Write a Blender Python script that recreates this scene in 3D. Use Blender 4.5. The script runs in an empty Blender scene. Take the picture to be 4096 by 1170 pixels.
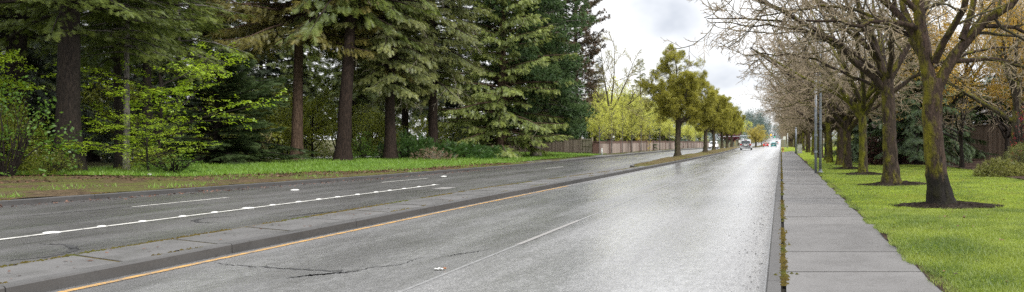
import bpy, math, random
import numpy as np
from mathutils import Vector

SC = bpy.context.scene
COL = SC.collection
PI = math.pi
# ------------------------------------------------------------------ camera numbers
H, F, CX, HY = 1.65, 760.0, 781.0, 139.5

PY = [-200, 80, 100, 116, 150, 200, 240, 300, 350, 450, 600, 700, 800, 1000, 1500, 3000]
PZ = [0, 0, -.02, -.06, -.22, -.5, -.75, -1.1, -1.15, -.72, .6, 1.37, 1.7, 1.5, -2, -10]
def gz(y):
    return np.interp(y, PY, PZ)

# ------------------------------------------------------------------ mesh building
class MB:
    def __init__(self):
        self.v, self.f3, self.f4, self.t, self.n = [], [], [], [], 0
        self.m3, self.m4, self.cur = [], [], 0
    def addf(self, f):
        f = np.asarray(f, np.int64)
        (self.f3 if f.shape[1] == 3 else self.f4).append(f)
        (self.m3 if f.shape[1] == 3 else self.m4).append(np.full(len(f), self.cur))
    def add(self, v, f, tint=0.0):
        v = np.asarray(v, float).reshape(-1, 3); f = np.asarray(f, np.int64)
        if len(v) == 0 or len(f) == 0: return self
        self.addf(f + self.n)
        self.v.append(v); self.n += len(v)
        t = np.empty(len(v)); t[:] = tint; self.t.append(t)
        return self
    def box(self, c, s, rz=0.0, taper=1.0):
        x, y, z = np.array(s) / 2.0
        p = np.array([[-x,-y,-z],[x,-y,-z],[x,y,-z],[-x,y,-z],[-x*taper,-y*taper,z],[x*taper,-y*taper,z],[x*taper,y*taper,z],[-x*taper,y*taper,z]])
        if rz:
            cr, sr = math.cos(rz), math.sin(rz)
            p = np.stack([p[:,0]*cr-p[:,1]*sr, p[:,0]*sr+p[:,1]*cr, p[:,2]], 1)
        return self.add(p + np.array(c), [[3,2,1,0],[4,5,6,7],[0,1,5,4],[1,2,6,5],[2,3,7,6],[3,0,4,7]])
    def lathe(self, prof, c=(0,0,0), n=14):
        a = np.linspace(0, 2*PI, n, endpoint=False)
        v = np.array([[[r*math.cos(t), r*math.sin(t), z] for t in a] for r, z in prof]) + np.array(c)
        m = len(prof)
        f = [[i*n+j, i*n+(j+1)%n, (i+1)*n+(j+1)%n, (i+1)*n+j] for i in range(m-1) for j in range(n)]
        self.add(v, f)
        return self
    def tube(self, pts, rad, sides=8, cap=True):
        pts = np.asarray(pts, float)[None]
        rad = np.broadcast_to(np.asarray(rad, float), pts.shape[1:2])[None]
        v, f = tubes(pts, rad, sides)
        self.add(v, f)
        if cap:
            n0 = self.n - len(v)
            L = len(v)
            if sides == 4:
                self.addf(np.array([[3,2,1,0]]) + n0); self.addf(np.array([[0,1,2,3]]) + n0 + L - 4)
            else:
                k = np.arange(1, sides-1)
                self.addf(np.stack([0*k, k+1, k], 1) + n0)
                self.addf(np.stack([0*k, k, k+1], 1) + n0 + L - sides)
        return self
    def build(self, name, mat, parent=None, smooth=False):
        me = bpy.data.meshes.new(name)
        v = np.concatenate(self.v); me.vertices.add(len(v))
        me.vertices.foreach_set('co', v.astype(np.float32).ravel())
        f4 = np.concatenate(self.f4) if self.f4 else np.zeros((0,4), np.int64)
        f3 = np.concatenate(self.f3) if self.f3 else np.zeros((0,3), np.int64)
        loops = np.concatenate([f4.ravel(), f3.ravel()]).astype(np.int32)
        starts = np.concatenate([np.arange(len(f4))*4, len(f4)*4 + np.arange(len(f3))*3]).astype(np.int32)
        me.loops.add(len(loops)); me.loops.foreach_set('vertex_index', loops)
        me.polygons.add(len(starts)); me.polygons.foreach_set('loop_start', starts)
        if isinstance(mat, (list, tuple)): smooth = True
        me.polygons.foreach_set('use_smooth', np.full(len(starts), bool(smooth)))
        t = np.concatenate(self.t)
        at = me.attributes.new('tint', 'FLOAT', 'POINT'); at.data.foreach_set('value', t.astype(np.float32))
        me.update(calc_edges=True)
        for q in (mat if isinstance(mat, (list, tuple)) else [mat]): me.materials.append(q)
        if isinstance(mat, (list, tuple)): me.polygons.foreach_set('material_index', np.concatenate(self.m4 + self.m3).astype(np.int32))
        o = bpy.data.objects.new(name, me); COL.objects.link(o)
        if parent is not None: o.parent = parent
        return o

def nrm(a):
    return a / np.maximum(np.linalg.norm(a, axis=-1, keepdims=True), 1e-9)

def tubes(pts, rad, sides, rough=0.0, rng=None):
    """pts (N,n,3) rad (N,n) -> verts, quads"""
    N, n, _ = pts.shape
    T = np.empty_like(pts)
    T[:,1:-1] = pts[:,2:] - pts[:,:-2]; T[:,0] = pts[:,1]-pts[:,0]; T[:,-1] = pts[:,-1]-pts[:,-2]
    T = nrm(T)
    m = nrm(pts[:,-1]-pts[:,0])
    ref = np.where(np.abs(m[:,2:3]) < .8, np.array([[0,0,1.]]), np.array([[1.,0,0]]))
    S = nrm(np.cross(T, ref[:,None,:])); U = np.cross(S, T)
    a = np.linspace(0, 2*PI, sides, endpoint=False)
    r = rad[:,:,None,None]
    if rough and rng is not None:
        r = r * (1 + rough*rng.normal(size=(N,n,sides,1)))
    v = pts[:,:,None,:] + r*(np.cos(a)[None,None,:,None]*S[:,:,None,:] + np.sin(a)[None,None,:,None]*U[:,:,None,:])
    i = np.arange(n-1)[:,None]; j = np.arange(sides)[None,:]
    q = np.stack([i*sides+j, i*sides+(j+1)%sides, (i+1)*sides+(j+1)%sides, (i+1)*sides+j], -1).reshape(-1,4)
    f = (np.arange(N)[:,None,None]*(n*sides) + q[None]).reshape(-1,4)
    return v.reshape(-1,3), f

def bake(mb, tv, tf, P, X, Z, S, tint=None, ttint=None):
    """instances of a template (tv, tf) at P with local x axis X, approx normal Z, scale S, as one mesh"""
    N = len(P)
    if N == 0: return
    X = nrm(X); Y = nrm(np.cross(Z, X)); Z = np.cross(X, Y)
    S = np.broadcast_to(np.asarray(S, float), (N,))
    v = P[:,None,:] + S[:,None,None]*(tv[None,:,0:1]*X[:,None,:] + tv[None,:,1:2]*Y[:,None,:] + tv[None,:,2:3]*Z[:,None,:])
    f = (np.arange(N)[:,None,None]*len(tv) + tf[None]).reshape(-1, tf.shape[1])
    t = np.zeros((N, len(tv)))
    if tint is not None: t += np.asarray(tint)[:,None]
    if ttint is not None: t += ttint[None]
    mb.add(v.reshape(-1,3), f, np.clip(t, 0, 1).ravel())

# ------------------------------------------------------------------ object bookkeeping
def tag(o, label=None, cat=None, group=None, kind=None):
    if label: o['label'] = label
    if cat: o['category'] = cat
    if group: o['group'] = group
    if kind: o['kind'] = kind
    return o
def thing(name, label, cat, loc=(0,0,0), rz=0.0, group=None, sc=1.0):
    o = bpy.data.objects.new(name, None); COL.objects.link(o)
    o.location = loc; o.rotation_euler = (0,0,rz); o.scale = (sc,sc,sc)
    o.empty_display_size = .3
    return tag(o, label, cat, group)
def struct(name, mb, mat, smooth=False):
    return tag(mb.build(name, mat, None, smooth), kind='structure')
def dup(root, loc, rz=0.0, sc=1.0, label=None, group=None):
    r = root.copy(); COL.objects.link(r)
    r.location = loc; r.rotation_euler = (0,0,rz)
    r.scale = sc if hasattr(sc, '__len__') else (sc,sc,sc)
    if label: r['label'] = label
    if group: r['group'] = group
    for ch in list(root.children):
        c = ch.copy(); COL.objects.link(c); c.parent = r
        for g in list(ch.children):
            d = g.copy(); COL.objects.link(d); d.parent = c
    return r
def put(root, loc, rz=0.0, sc=1.0):
    root.location = loc; root.rotation_euler = (0,0,rz)
    root.scale = sc if hasattr(sc, '__len__') else (sc,sc,sc)
    return root

# ------------------------------------------------------------------ materials
class NT:
    def __init__(self, name):
        self.m = bpy.data.materials.new(name); self.m.use_nodes = True
        self.t = self.m.node_tree; self.t.nodes.clear()
        self.out = self.t.nodes.new('ShaderNodeOutputMaterial')
    def n(self, typ, ins=None, **kw):
        nd = self.t.nodes.new(typ)
        for k, v in kw.items(): setattr(nd, k, v)
        for k, v in (ins or {}).items(): self.set(nd, k, v)
        return nd
    def set(self, nd, k, v):
        s = nd.inputs[k]
        if isinstance(v, bpy.types.NodeSocket): self.t.links.new(v, s)
        elif isinstance(v, bpy.types.Node): self.t.links.new(v.outputs[0], s)
        else:
            if hasattr(s.default_value, '__len__') and hasattr(v, '__len__') and len(v) == 3 and len(s.default_value) == 4: v = (*v, 1)
            s.default_value = v
    def pos(self, scale=(1,1,1), obj=False):
        src = self.n('ShaderNodeTexCoord').outputs['Object'] if obj else self.n('ShaderNodeNewGeometry').outputs['Position']
        return self.n('ShaderNodeMapping', {'Vector': src, 'Scale': scale}).outputs[0]
    def noise(self, vec, scale, detail=4, rough=.55, dist=0.0):
        return self.n('ShaderNodeTexNoise', {'Vector': vec, 'Scale': scale, 'Detail': detail, 'Roughness': rough, 'Distortion': dist}).outputs['Fac']
    def ramp(self, fac, *stops, interp='LINEAR'):
        r = self.n('ShaderNodeValToRGB', {'Fac': fac}); cr = r.color_ramp; cr.interpolation = interp
        while len(cr.elements) < len(stops): cr.elements.new(.5)
        for e, (p, c) in zip(cr.elements, stops):
            e.position = p; e.color = (*c, 1) if hasattr(c, '__len__') else (c, c, c, 1)
        return r.outputs[0]
    def mix(self, fac, a, b, blend='MIX'):
        return self.n('ShaderNodeMixRGB', {'Fac': fac, 'Color1': a, 'Color2': b}, blend_type=blend).outputs[0]
    def math(self, op, a, b=0.0, c=0.0, clamp=False):
        return self.n('ShaderNodeMath', {0: a, 1: b, 2: c}, operation=op, use_clamp=clamp).outputs[0]
    def bump(self, h, strength=.3, dist=.02):
        return self.n('ShaderNodeBump', {'Height': h, 'Strength': strength, 'Distance': dist}).outputs[0]
    def principled(self, **ins):
        p = self.n('ShaderNodeBsdfPrincipled', {k.replace('_', ' '): v for k, v in ins.items()})
        self.t.links.new(p.outputs[0], self.out.inputs[0])
        return self.m

def plain(name, col, rough=.6, metal=0.0, var=.25, scale=8.0, spec=.5):
    t = NT(name); n = t.noise(t.pos(obj=True), scale)
    c2 = tuple(x*(1-var) for x in col); c3 = tuple(min(1, x*(1+var)) for x in col)
    c = t.ramp(n, (.3, c2), (.7, c3))
    return t.principled(Base_Color=c, Roughness=rough, Metallic=metal, Specular_IOR_Level=spec)

def leaf(name, dark, light, transl=.3, tip=None, rough=.7, nscale=.6, spread=.55, nk=1.1):
    """foliage: colour varies leaf by leaf, clump by clump and towards the tips, as young growth and painted light"""
    t = NT(name)
    g = t.n('ShaderNodeNewGeometry')
    n = t.noise(t.pos(obj=True), nscale, 3)
    r = t.math('ADD', t.math('MULTIPLY', g.outputs['Random Per Island'], spread), t.math('MULTIPLY', n, nk))
    c = t.ramp(t.math('SUBTRACT', r, spread/2+nk/2-.475), (.05, dark), (.85, light))
    if tip:
        a = t.n('ShaderNodeAttribute', attribute_name='tint')
        c = t.mix(t.math('MULTIPLY', a.outputs['Fac'], t.math('ADD', n, .25), clamp=True), c, (*tip, 1))  # young growth, and on conifers also light painted onto the outer tips
    d = t.n('ShaderNodeBsdfDiffuse', {'Color': c})
    tr = t.n('ShaderNodeBsdfTranslucent', {'Color': c})
    gl = t.n('ShaderNodeBsdfGlossy', {'Color': (.9,.95,1,1), 'Roughness': .45})
    m1 = t.n('ShaderNodeMixShader', {0: transl, 1: d.outputs[0], 2: tr.outputs[0]})
    m2 = t.n('ShaderNodeMixShader', {0: .03, 1: m1.outputs[0], 2: gl.outputs[0]})
    t.t.links.new(m2.outputs[0], t.out.inputs[0])
    return t.m

def bark(name, dark, light, moss=None, moss_amt=.5, scale=6.0, up=0.0, char=0.0):
    t = NT(name)
    p = t.pos((1,1,.22), obj=True)
    n = t.noise(p, scale*3, 6, .65, .4)
    c = t.ramp(n, (.35, dark), (.68, light))
    sp = t.noise(t.pos(obj=True), 22, 2)
    c = t.mix(t.ramp(sp, (.66, 0.), (.72, .5)), c, (light[0]*2.2, light[1]*2.3, light[2]*2.2, 1))
    if moss:
        mn = t.noise(t.pos((1,1,.5), obj=True), 4.5, 5, .62)
        nz = t.n('ShaderNodeSeparateXYZ', {0: t.n('ShaderNodeNewGeometry').outputs['Normal']})
        side = t.math('MULTIPLY', nz.outputs[0], -.12)
        k = t.math('ADD', mn, t.math('ADD', t.math('MULTIPLY', nz.outputs[2], up), side))
        k = t.ramp(k, (.60-moss_amt*.3, 0.), (.78-moss_amt*.3, 1.))
        mc = t.ramp(t.noise(t.pos(obj=True), 30, 3), (.3, tuple(x*.45 for x in moss)), (.75, moss))
        c = t.mix(k, c, mc)
        n = t.math('ADD', n, t.math('MULTIPLY', k, .6))
    if char:
        oz = t.n('ShaderNodeSeparateXYZ', {0: t.pos(obj=True)}).outputs[2]
        cz = t.math('ADD', t.math('SUBTRACT', 1.0, t.math('MULTIPLY', oz, 1/char)), t.math('MULTIPLY', t.math('SUBTRACT', t.noise(t.pos((2,2,.7), obj=True), 2.5, 4), .5), 2.2))
        c = t.mix(t.ramp(cz, (.1, 0.), (.4, .9)), c, (.010,.009,.008, 1))
    return t.principled(Base_Color=c, Roughness=.85, Specular_IOR_Level=.25, Normal=t.bump(n, 1.0, .10))

# ---- ground materials
def m_asphalt(name, base, wetx=None, warm=0.0, rlo=.22, rhi=.5, coat=1.0):
    t = NT(name); P = t.pos()
    fine = t.noise(P, 38, 3, .85)
    grit = t.n('ShaderNodeTexVoronoi', {'Vector': P, 'Scale': 42.0}).outputs['Distance']
    big = t.noise(t.pos((1,.12,1)), .9, 5, .6)
    mid = t.noise(t.pos((1,.35,1)), 2.2, 5, .65)
    b = base
    c = t.ramp(fine, (.34, (b*.3, b*.3, b*.31)), (.5, (b, b*(1-warm*.3), b*(1-warm*.5))), (.64, (b*2.2, b*2.15, b*2.15)))  # pale specks of aggregate also paint the wet glints into the colour
    c = t.mix(t.ramp(grit, (.1, .5), (.35, 0.)), c, (b*.35,)*3)
    c = t.mix(t.ramp(big, (.35, .45), (.62, 0.)), c, (b*.55, b*.54, b*.53))
    # tar seams and old repairs running along the lanes
    seam = t.noise(t.pos((3.0,.05,1)), 1.4, 3, .5)
    c = t.mix(t.ramp(seam, (.66, 0.), (.70, .35)), c, (b*1.5, b*1.5, b*1.52))
    rg = t.math('ADD', t.math('MULTIPLY', big, .6), t.math('MULTIPLY', mid, .4))
    r = t.ramp(rg, (.36, rlo), (.60, rhi))
    if wetx:
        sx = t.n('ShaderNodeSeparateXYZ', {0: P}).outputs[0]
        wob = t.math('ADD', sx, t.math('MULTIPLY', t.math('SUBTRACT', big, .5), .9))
        k = None
        for x0, w in wetx:
            g = t.math('SUBTRACT', 1.0, t.math('MULTIPLY', t.math('ABSOLUTE', t.math('SUBTRACT', wob, x0)), 1.0/w), clamp=True)
            k = g if k is None else t.math('MAXIMUM', k, g)
        k = t.math('MULTIPLY', k, t.ramp(mid, (.3, .3), (.6, 1.)))
        r = t.math('SUBTRACT', r, t.math('MULTIPLY', k, .16), clamp=True)
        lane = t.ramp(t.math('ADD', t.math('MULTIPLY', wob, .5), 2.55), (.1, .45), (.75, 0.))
        c = t.mix(lane, c, (b*.38, b*.38, b*.39, 1))  # left lane darkened in colour so the right carries the painted sky glare
        c = t.mix(t.math('MULTIPLY', k, .5), c, (b*1.9, b*1.9, b*1.93))  # wet wheel tracks: sky sheen also lightened into the base colour
    h = t.math('ADD', t.math('MULTIPLY', fine, .7), grit)
    blot = t.noise(t.pos((1,.5,1)), 11, 3, .7)
    c = t.mix(t.ramp(blot, (.42, .45), (.6, 0.)), c, (b*.45, b*.45, b*.46))
    film = t.ramp(t.math('ADD', t.math('MULTIPLY', mid, .5), t.math('MULTIPLY', big, .5)), (.40, .75*coat), (.60, .12*coat))
    if wetx: film = t.math('ADD', film, t.math('MULTIPLY', k, .55*coat), clamp=True)
    film = t.math('MULTIPLY', film, t.ramp(fine, (.35, .55), (.6, 1.)))
    return t.principled(Base_Color=c, Roughness=r, Specular_IOR_Level=.5, Normal=t.bump(h, .22, .012), Coat_Weight=film, Coat_Roughness=.31, Coat_IOR=1.36)

def m_concrete(name, base, stain=.5, wet=.45, edge=None):
    t = NT(name); P = t.pos()
    n1 = t.noise(P, 1.3, 6, .65); n2 = t.noise(P, 70, 2, .7); n3 = t.noise(P, 9, 5, .65)
    b = base
    c = t.ramp(n1, (.25, (b*.80, b*.775, b*.76)), (.7, (b*1.1, b*1.065, b*1.045)))
    c = t.mix(.35, c, t.ramp(n2, (.35, .35), (.65, .75)), 'OVERLAY')
    c = t.mix(t.ramp(n3, (.55, 0.), (.75, stain)), c, (b*.4, b*.38, b*.33))
    g = t.n('ShaderNodeNewGeometry').outputs['Random Per Island']
    c = t.mix(.3, c, t.ramp(g, (0., .3), (1., .7)), 'OVERLAY')
    r = t.ramp(n1, (.38, wet), (.62, .65))
    return t.principled(Base_Color=c, Roughness=r, Specular_IOR_Level=.4, Normal=t.bump(t.math('ADD', n2, n3), .2, .01))

def m_soil(name, dark, mid, light, green=None, gamt=.0, scale=3.0):
    t = NT(name); P = t.pos()
    n1 = t.noise(P, scale, 8, .7); n2 = t.noise(P, .45, 4, .6); n3 = t.noise(P, 28, 4, .8)
    c = t.ramp(t.math('ADD', t.math('MULTIPLY', n1, .6), t.math('MULTIPLY', n3, .4)), (.36, dark), (.5, mid), (.66, light))
    if green: c = t.mix(t.ramp(n2, (.62-gamt, 0.), (.72-gamt, .9)), c, t.ramp(n3, (.3, tuple(x*.5 for x in green)), (.7, green)))
    return t.principled(Base_Color=c, Roughness=.9, Specular_IOR_Level=.15, Normal=t.bump(t.math('ADD', n1, n3), .9, .06))

def m_paint(name, col, wear=.5, base=.09):
    t = NT(name); P = t.pos()
    n = t.math('ADD', t.math('MULTIPLY', t.noise(P, 38, 3, .8), .6), t.math('MULTIPLY', t.noise(P, 4, 4, .6), .4))
    k = t.ramp(n, (wear-.09, 0.), (wear+.07, 1.))
    c = t.mix(k, (base*1.2, base*1.15, base*1.1, 1), (*col, 1))
    return t.principled(Base_Color=c, Roughness=.5)

MT = {}
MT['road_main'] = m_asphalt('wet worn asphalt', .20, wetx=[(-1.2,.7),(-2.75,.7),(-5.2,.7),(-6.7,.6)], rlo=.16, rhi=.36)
MT['road_far'] = m_asphalt('damp asphalt with painted shade', .095, wetx=[(-10.9,.7),(-14.2,.6)], warm=.35, rlo=.25, rhi=.5, coat=.6)  # darker asphalt copy: tree shade and dark reflections put into the base colour
MT['gutter'] = m_concrete('kerb concrete', .062, .6, .4)
MT['slab'] = m_concrete('sidewalk concrete', .120, .28, .46)
MT['slab_med'] = m_concrete('grey median concrete', .085, .35, .4)
MT['joint'] = m_soil('dark joint dirt', (.012,.011,.009), (.03,.026,.02), (.05,.045,.03))
MT['moss'] = m_soil('golden kerb moss', (.035,.028,.01), (.10,.075,.015), (.17,.13,.025), (.10,.12,.02), .1, 9)
MT['lawn'] = m_soil('lawn soil', (.09,.13,.012), (.19,.26,.018), (.30,.36,.03), (.24,.28,.02), .12, 2.0)
MT['forest'] = m_soil('forest floor', (.03,.028,.014), (.07,.06,.03), (.12,.11,.05), (.09,.13,.025), .1, 2.5)
MT['verge'] = m_soil('leaf strewn dirt', (.025,.018,.011), (.085,.058,.032), (.19,.14,.08), (.12,.13,.03), .16, 5)
MT['mulch'] = m_soil('dark bark mulch', (.008,.006,.005), (.025,.018,.013), (.06,.042,.03), None, 0, 12)
MT['mulchred'] = m_soil('brown bark mulch', (.02,.012,.009), (.05,.03,.022), (.1,.065,.045), None, 0, 9)
MT['bed'] = m_soil('planting bed soil', (.04,.03,.014), (.10,.075,.03), (.17,.13,.055), (.13,.14,.03), .1, 3)
MT['white'] = m_paint('white road paint', (.55,.54,.50), .47)
MT['whiteworn'] = m_paint('worn white road paint', (.19,.19,.185), .64, .17)
MT['yellow'] = m_paint('yellow road paint', (.50,.27,.045), .50)
MT['crack'] = plain('asphalt crack', (.018,.018,.018), .8)
MT['marker'] = plain('white ceramic', (.55,.55,.53), .35, 0, .1)
MT['steel'] = plain('galvanised grey steel', (.20,.22,.25), .45, .4, .2, 6)
MT['dark_steel'] = plain('dark steel', (.05,.05,.055), .5, .3)

LF = {}
LF['fir'] = leaf('dark fir needles', (.006,.015,.004), (.075,.115,.022), .25, (.21,.25,.045), nscale=.6, spread=.9)
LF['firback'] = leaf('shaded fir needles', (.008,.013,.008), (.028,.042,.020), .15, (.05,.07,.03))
LF['firgold'] = leaf('golden fir needles', (.018,.028,.008), (.15,.155,.03), .28, (.33,.27,.065), nscale=.6, spread=.9)
LF['spruce'] = leaf('grey green spruce needles', (.010,.020,.006), (.115,.165,.038), .28, (.31,.31,.10), nscale=.6, spread=.9)
LF['deodar'] = leaf('deodar needles', (.012,.026,.008), (.13,.19,.045), .28, (.40,.45,.11), nscale=.6, spread=.9)
LF['redwood'] = leaf('sequoia foliage', (.010,.028,.012), (.075,.14,.05), .2, (.15,.22,.07), nscale=.7, spread=.9)
LF['pine'] = leaf('pine needles', (.016,.024,.012), (.10,.105,.045), .22, (.30,.17,.13), nscale=.6, spread=.9)
LF['cedar'] = leaf('dark cedar foliage', (.004,.011,.004), (.035,.062,.022), .18, (.11,.16,.055), nscale=.6, spread=.8)
LF['maple'] = leaf('bright spring leaves', (.05,.12,.006), (.26,.42,.02), .5, (.42,.55,.03))
LF['bramble'] = leaf('deep green leaves', (.03,.075,.012), (.09,.19,.025), .35, (.15,.26,.03))
LF['under'] = leaf('shaded understorey leaves', (.03,.05,.006), (.16,.20,.022), .42, (.3,.32,.04))
LF['olive'] = leaf('olive spring leaves', (.04,.048,.008), (.29,.28,.035), .38, (.46,.43,.06), nscale=.8, spread=.8)
LF['lime'] = leaf('lime spring leaves', (.22,.27,.035), (.54,.57,.10), .45, (.66,.65,.13))
LF['palebud'] = leaf('pale yellow buds', (.2,.2,.06), (.36,.34,.12), .3)
LF['forsythia'] = leaf('yellow flowers', (.5,.38,.01), (.75,.58,.02), .3)
LF['fern'] = leaf('fern green fronds', (.012,.04,.009), (.05,.115,.022), .3, (.08,.15,.03))
LF['redbrown'] = leaf('red brown twigs leaves', (.04,.018,.014), (.12,.05,.04), .2)
LF['purple'] = leaf('plum leaves', (.09,.02,.03), (.22,.06,.075), .3)
LF['red'] = leaf('crimson leaves', (.22,.015,.02), (.5,.04,.05), .3)
LF['box'] = leaf('box hedge leaves', (.03,.045,.010), (.13,.15,.03), .3, (.22,.23,.05))
LF['weep'] = leaf('yellow green shrub leaves', (.09,.10,.02), (.30,.30,.075), .4)
LF['orange'] = leaf('orange brown buds', (.22,.11,.02), (.50,.27,.05), .4, (.5,.38,.06))
LF['dead'] = leaf('dead brown brush', (.12,.08,.05), (.32,.23,.15), .2)
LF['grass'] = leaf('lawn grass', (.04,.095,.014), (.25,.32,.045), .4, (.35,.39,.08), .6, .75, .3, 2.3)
LF['grassleft'] = leaf('verge grass', (.07,.16,.014), (.21,.36,.03), .35, (.2,.3,.05), .6, .5)
LF['litter'] = leaf('fallen leaves', (.035,.018,.011), (.17,.085,.052), .1, None, .8, 2.0, .9)
LF['far'] = leaf('haze tinted far conifers', (.035,.06,.055), (.10,.15,.12), .2)  # distance haze put into the bluish needle colour
LF['farpale'] = leaf('pale far leaves', (.2,.27,.11), (.34,.42,.2), .3)
BK = {}
BK['mossy'] = bark('mossy brown bark', (.012,.008,.006), (.07,.048,.036), (.17,.155,.012), .30, 6, .10)
BK['limb'] = bark('mossy limb bark', (.022,.017,.013), (.10,.082,.065), (.17,.16,.02), .16, 6, .36)
BK['twig'] = plain('grey brown twigs', (.26,.21,.145), .8, 0, .35, 2, .2)
BK['twigfar'] = plain('pinkish brown twigs', (.27,.212,.148), .8, 0, .3, 2, .2)
BK['fir'] = bark('fir bark', (.008,.005,.004), (.048,.031,.023), None)
BK['firred'] = bark('reddish conifer bark', (.035,.021,.014), (.15,.10,.07), None, .5, 5)
BK['grey'] = bark('grey bark', (.05,.045,.04), (.22,.20,.18), None, .5, 4)
BK['dark'] = bark('dark bark', (.008,.006,.005), (.035,.026,.02), None)
BK['olive'] = bark('olive trunk bark', (.03,.024,.014), (.11,.09,.06), (.10,.11,.02), .2, 6, .1)
BK['deadtwig'] = plain('bare grey twigs', (.26,.23,.18), .8, 0, .3, 3, .2)
BK['budtwig'] = plain('yellowish twigs', (.22,.19,.09), .8, 0, .3, 3, .2)

# ------------------------------------------------------------------ leaf templates
R0 = np.random.default_rng(5)
def T_frond(pairs=6, w=.085, droop=.25):
    v, f, t = [], [], []
    def tri(a, b, c, tt):
        n = len(v); v.extend([a, b, c]); f.append([n, n+1, n+2]); t.extend([tt*.6, tt*.6, min(1, tt+.25)])
    tri((0,-.03,0), (0,.03,0), (1,0,-droop*.5), .6)
    for i in range(pairs):
        s = .08 + .88*i/pairs; L = .42*(1-s)**.7 + .10
        for sd in (-1, 1):
            x, z = s, -droop*.5*s*s
            a = (x, 0, z); b = (x+w*1.3, 0, z)
            jit = R0.uniform(-.08, .08)
            tip = (x + L*.75, sd*L*.85, z - droop*L*(.7+R0.uniform(0,.6)) + jit)
            tri(a, b, tip, s)
    return np.array(v, float), np.array(f), np.array(t)*.8
def T_tuft(n=16, w=.05):
    v, f, t = [], [], []
    for i in range(n):
        d = R0.normal(size=3); d[0] = abs(d[0])+.5; d /= np.linalg.norm(d)
        s = np.cross(d, R0.normal(size=3)); s /= np.linalg.norm(s)
        k = len(v); L = R0.uniform(.6, 1.0)
        v += [-s*w, s*w, d*L]; f.append([k,k+1,k+2]); t += [.1,.1,.5]
    return np.array(v), np.array(f), np.array(t)
def T_leaves(n=8, size=.22, flat=.3, spread=.5, hang=0.0):
    v, f, t = [], [], []
    for i in range(n):
        c = np.array([R0.uniform(-.1,1), R0.normal()*spread*.6, R0.normal()*spread*flat])
        d = np.array([R0.normal()*.6+.6, R0.normal(), R0.normal()*flat - hang]); d /= np.linalg.norm(d)
        nn = np.array([R0.normal()*flat, R0.normal()*flat, 1.0]) + R0.normal(size=3)*.35
        s = np.cross(nn, d); s /= np.linalg.norm(s)
        L = size*R0.uniform(.7,1.3); W = L*.33
        k = len(v)
        v += [c, c+d*L*.5+s*W, c+d*L, c+d*L*.5-s*W]; f.append([k,k+1,k+2,k+3]); t += [R0.uniform(0,.8)]*4
    return np.array(v), np.array(f), np.array(t)
FROND = [T_frond(8, .06, .25), T_frond(7, .065, .4), T_frond(9, .055, .15)]
HANG = [T_frond(8, .07, .1), T_frond(7, .08, .2)]
TUFT = [T_tuft(14, .055), T_tuft(18, .045)]
PUFF = [T_tuft(22, .07), T_tuft(20, .08)]
LEAF = [T_leaves(8), T_leaves(9), T_leaves(7)]
FLAT = [T_leaves(9, .26, .12, .6, .25), T_leaves(8, .26, .15, .6, .35)]
SMALL = [T_leaves(12, .14, .8, .7), T_leaves(12, .15, .8, .7)]
CLING = [T_leaves(10, .2, .9, .3), T_leaves(10, .22, .9, .35)]

def scatter(mb, temps, rng, P, X, Z, S, tint=None):
    k = rng.integers(0, len(temps), len(P))
    S = np.broadcast_to(np.asarray(S, float), (len(P),))
    tint = np.zeros(len(P)) if tint is None else tint
    for i, (tv, tf, tt) in enumerate(temps):
        m = k == i
        bake(mb, tv, tf, P[m], X[m], Z[m], S[m], tint[m], tt)

# ------------------------------------------------------------------ conifers
def trunk_tube(mb, rng, Ht, r, lean=(0,0), flare=1.5, sides=14, top=.12, n=18, rough=.05):
    s = np.linspace(0, 1, n)**1.5
    z = s*Ht - .15
    cx = lean[0]*s + .04*np.sin(s*7+rng.uniform(0,6)); cy = lean[1]*s + .04*np.sin(s*6+rng.uniform(0,6))
    rad = r*((1-s)*(1-top)+top) * (1 + (flare-1)*np.exp(-z.clip(0)/ (1.1*r+.15)))
    v, f = tubes(np.stack([cx, cy, z], 1)[None], rad[None], sides, rough, rng)
    mb.add(v, f)
    return lambda zz: np.stack([np.interp(zz, z, cx), np.interp(zz, z, cy), zz], -1)

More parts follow.
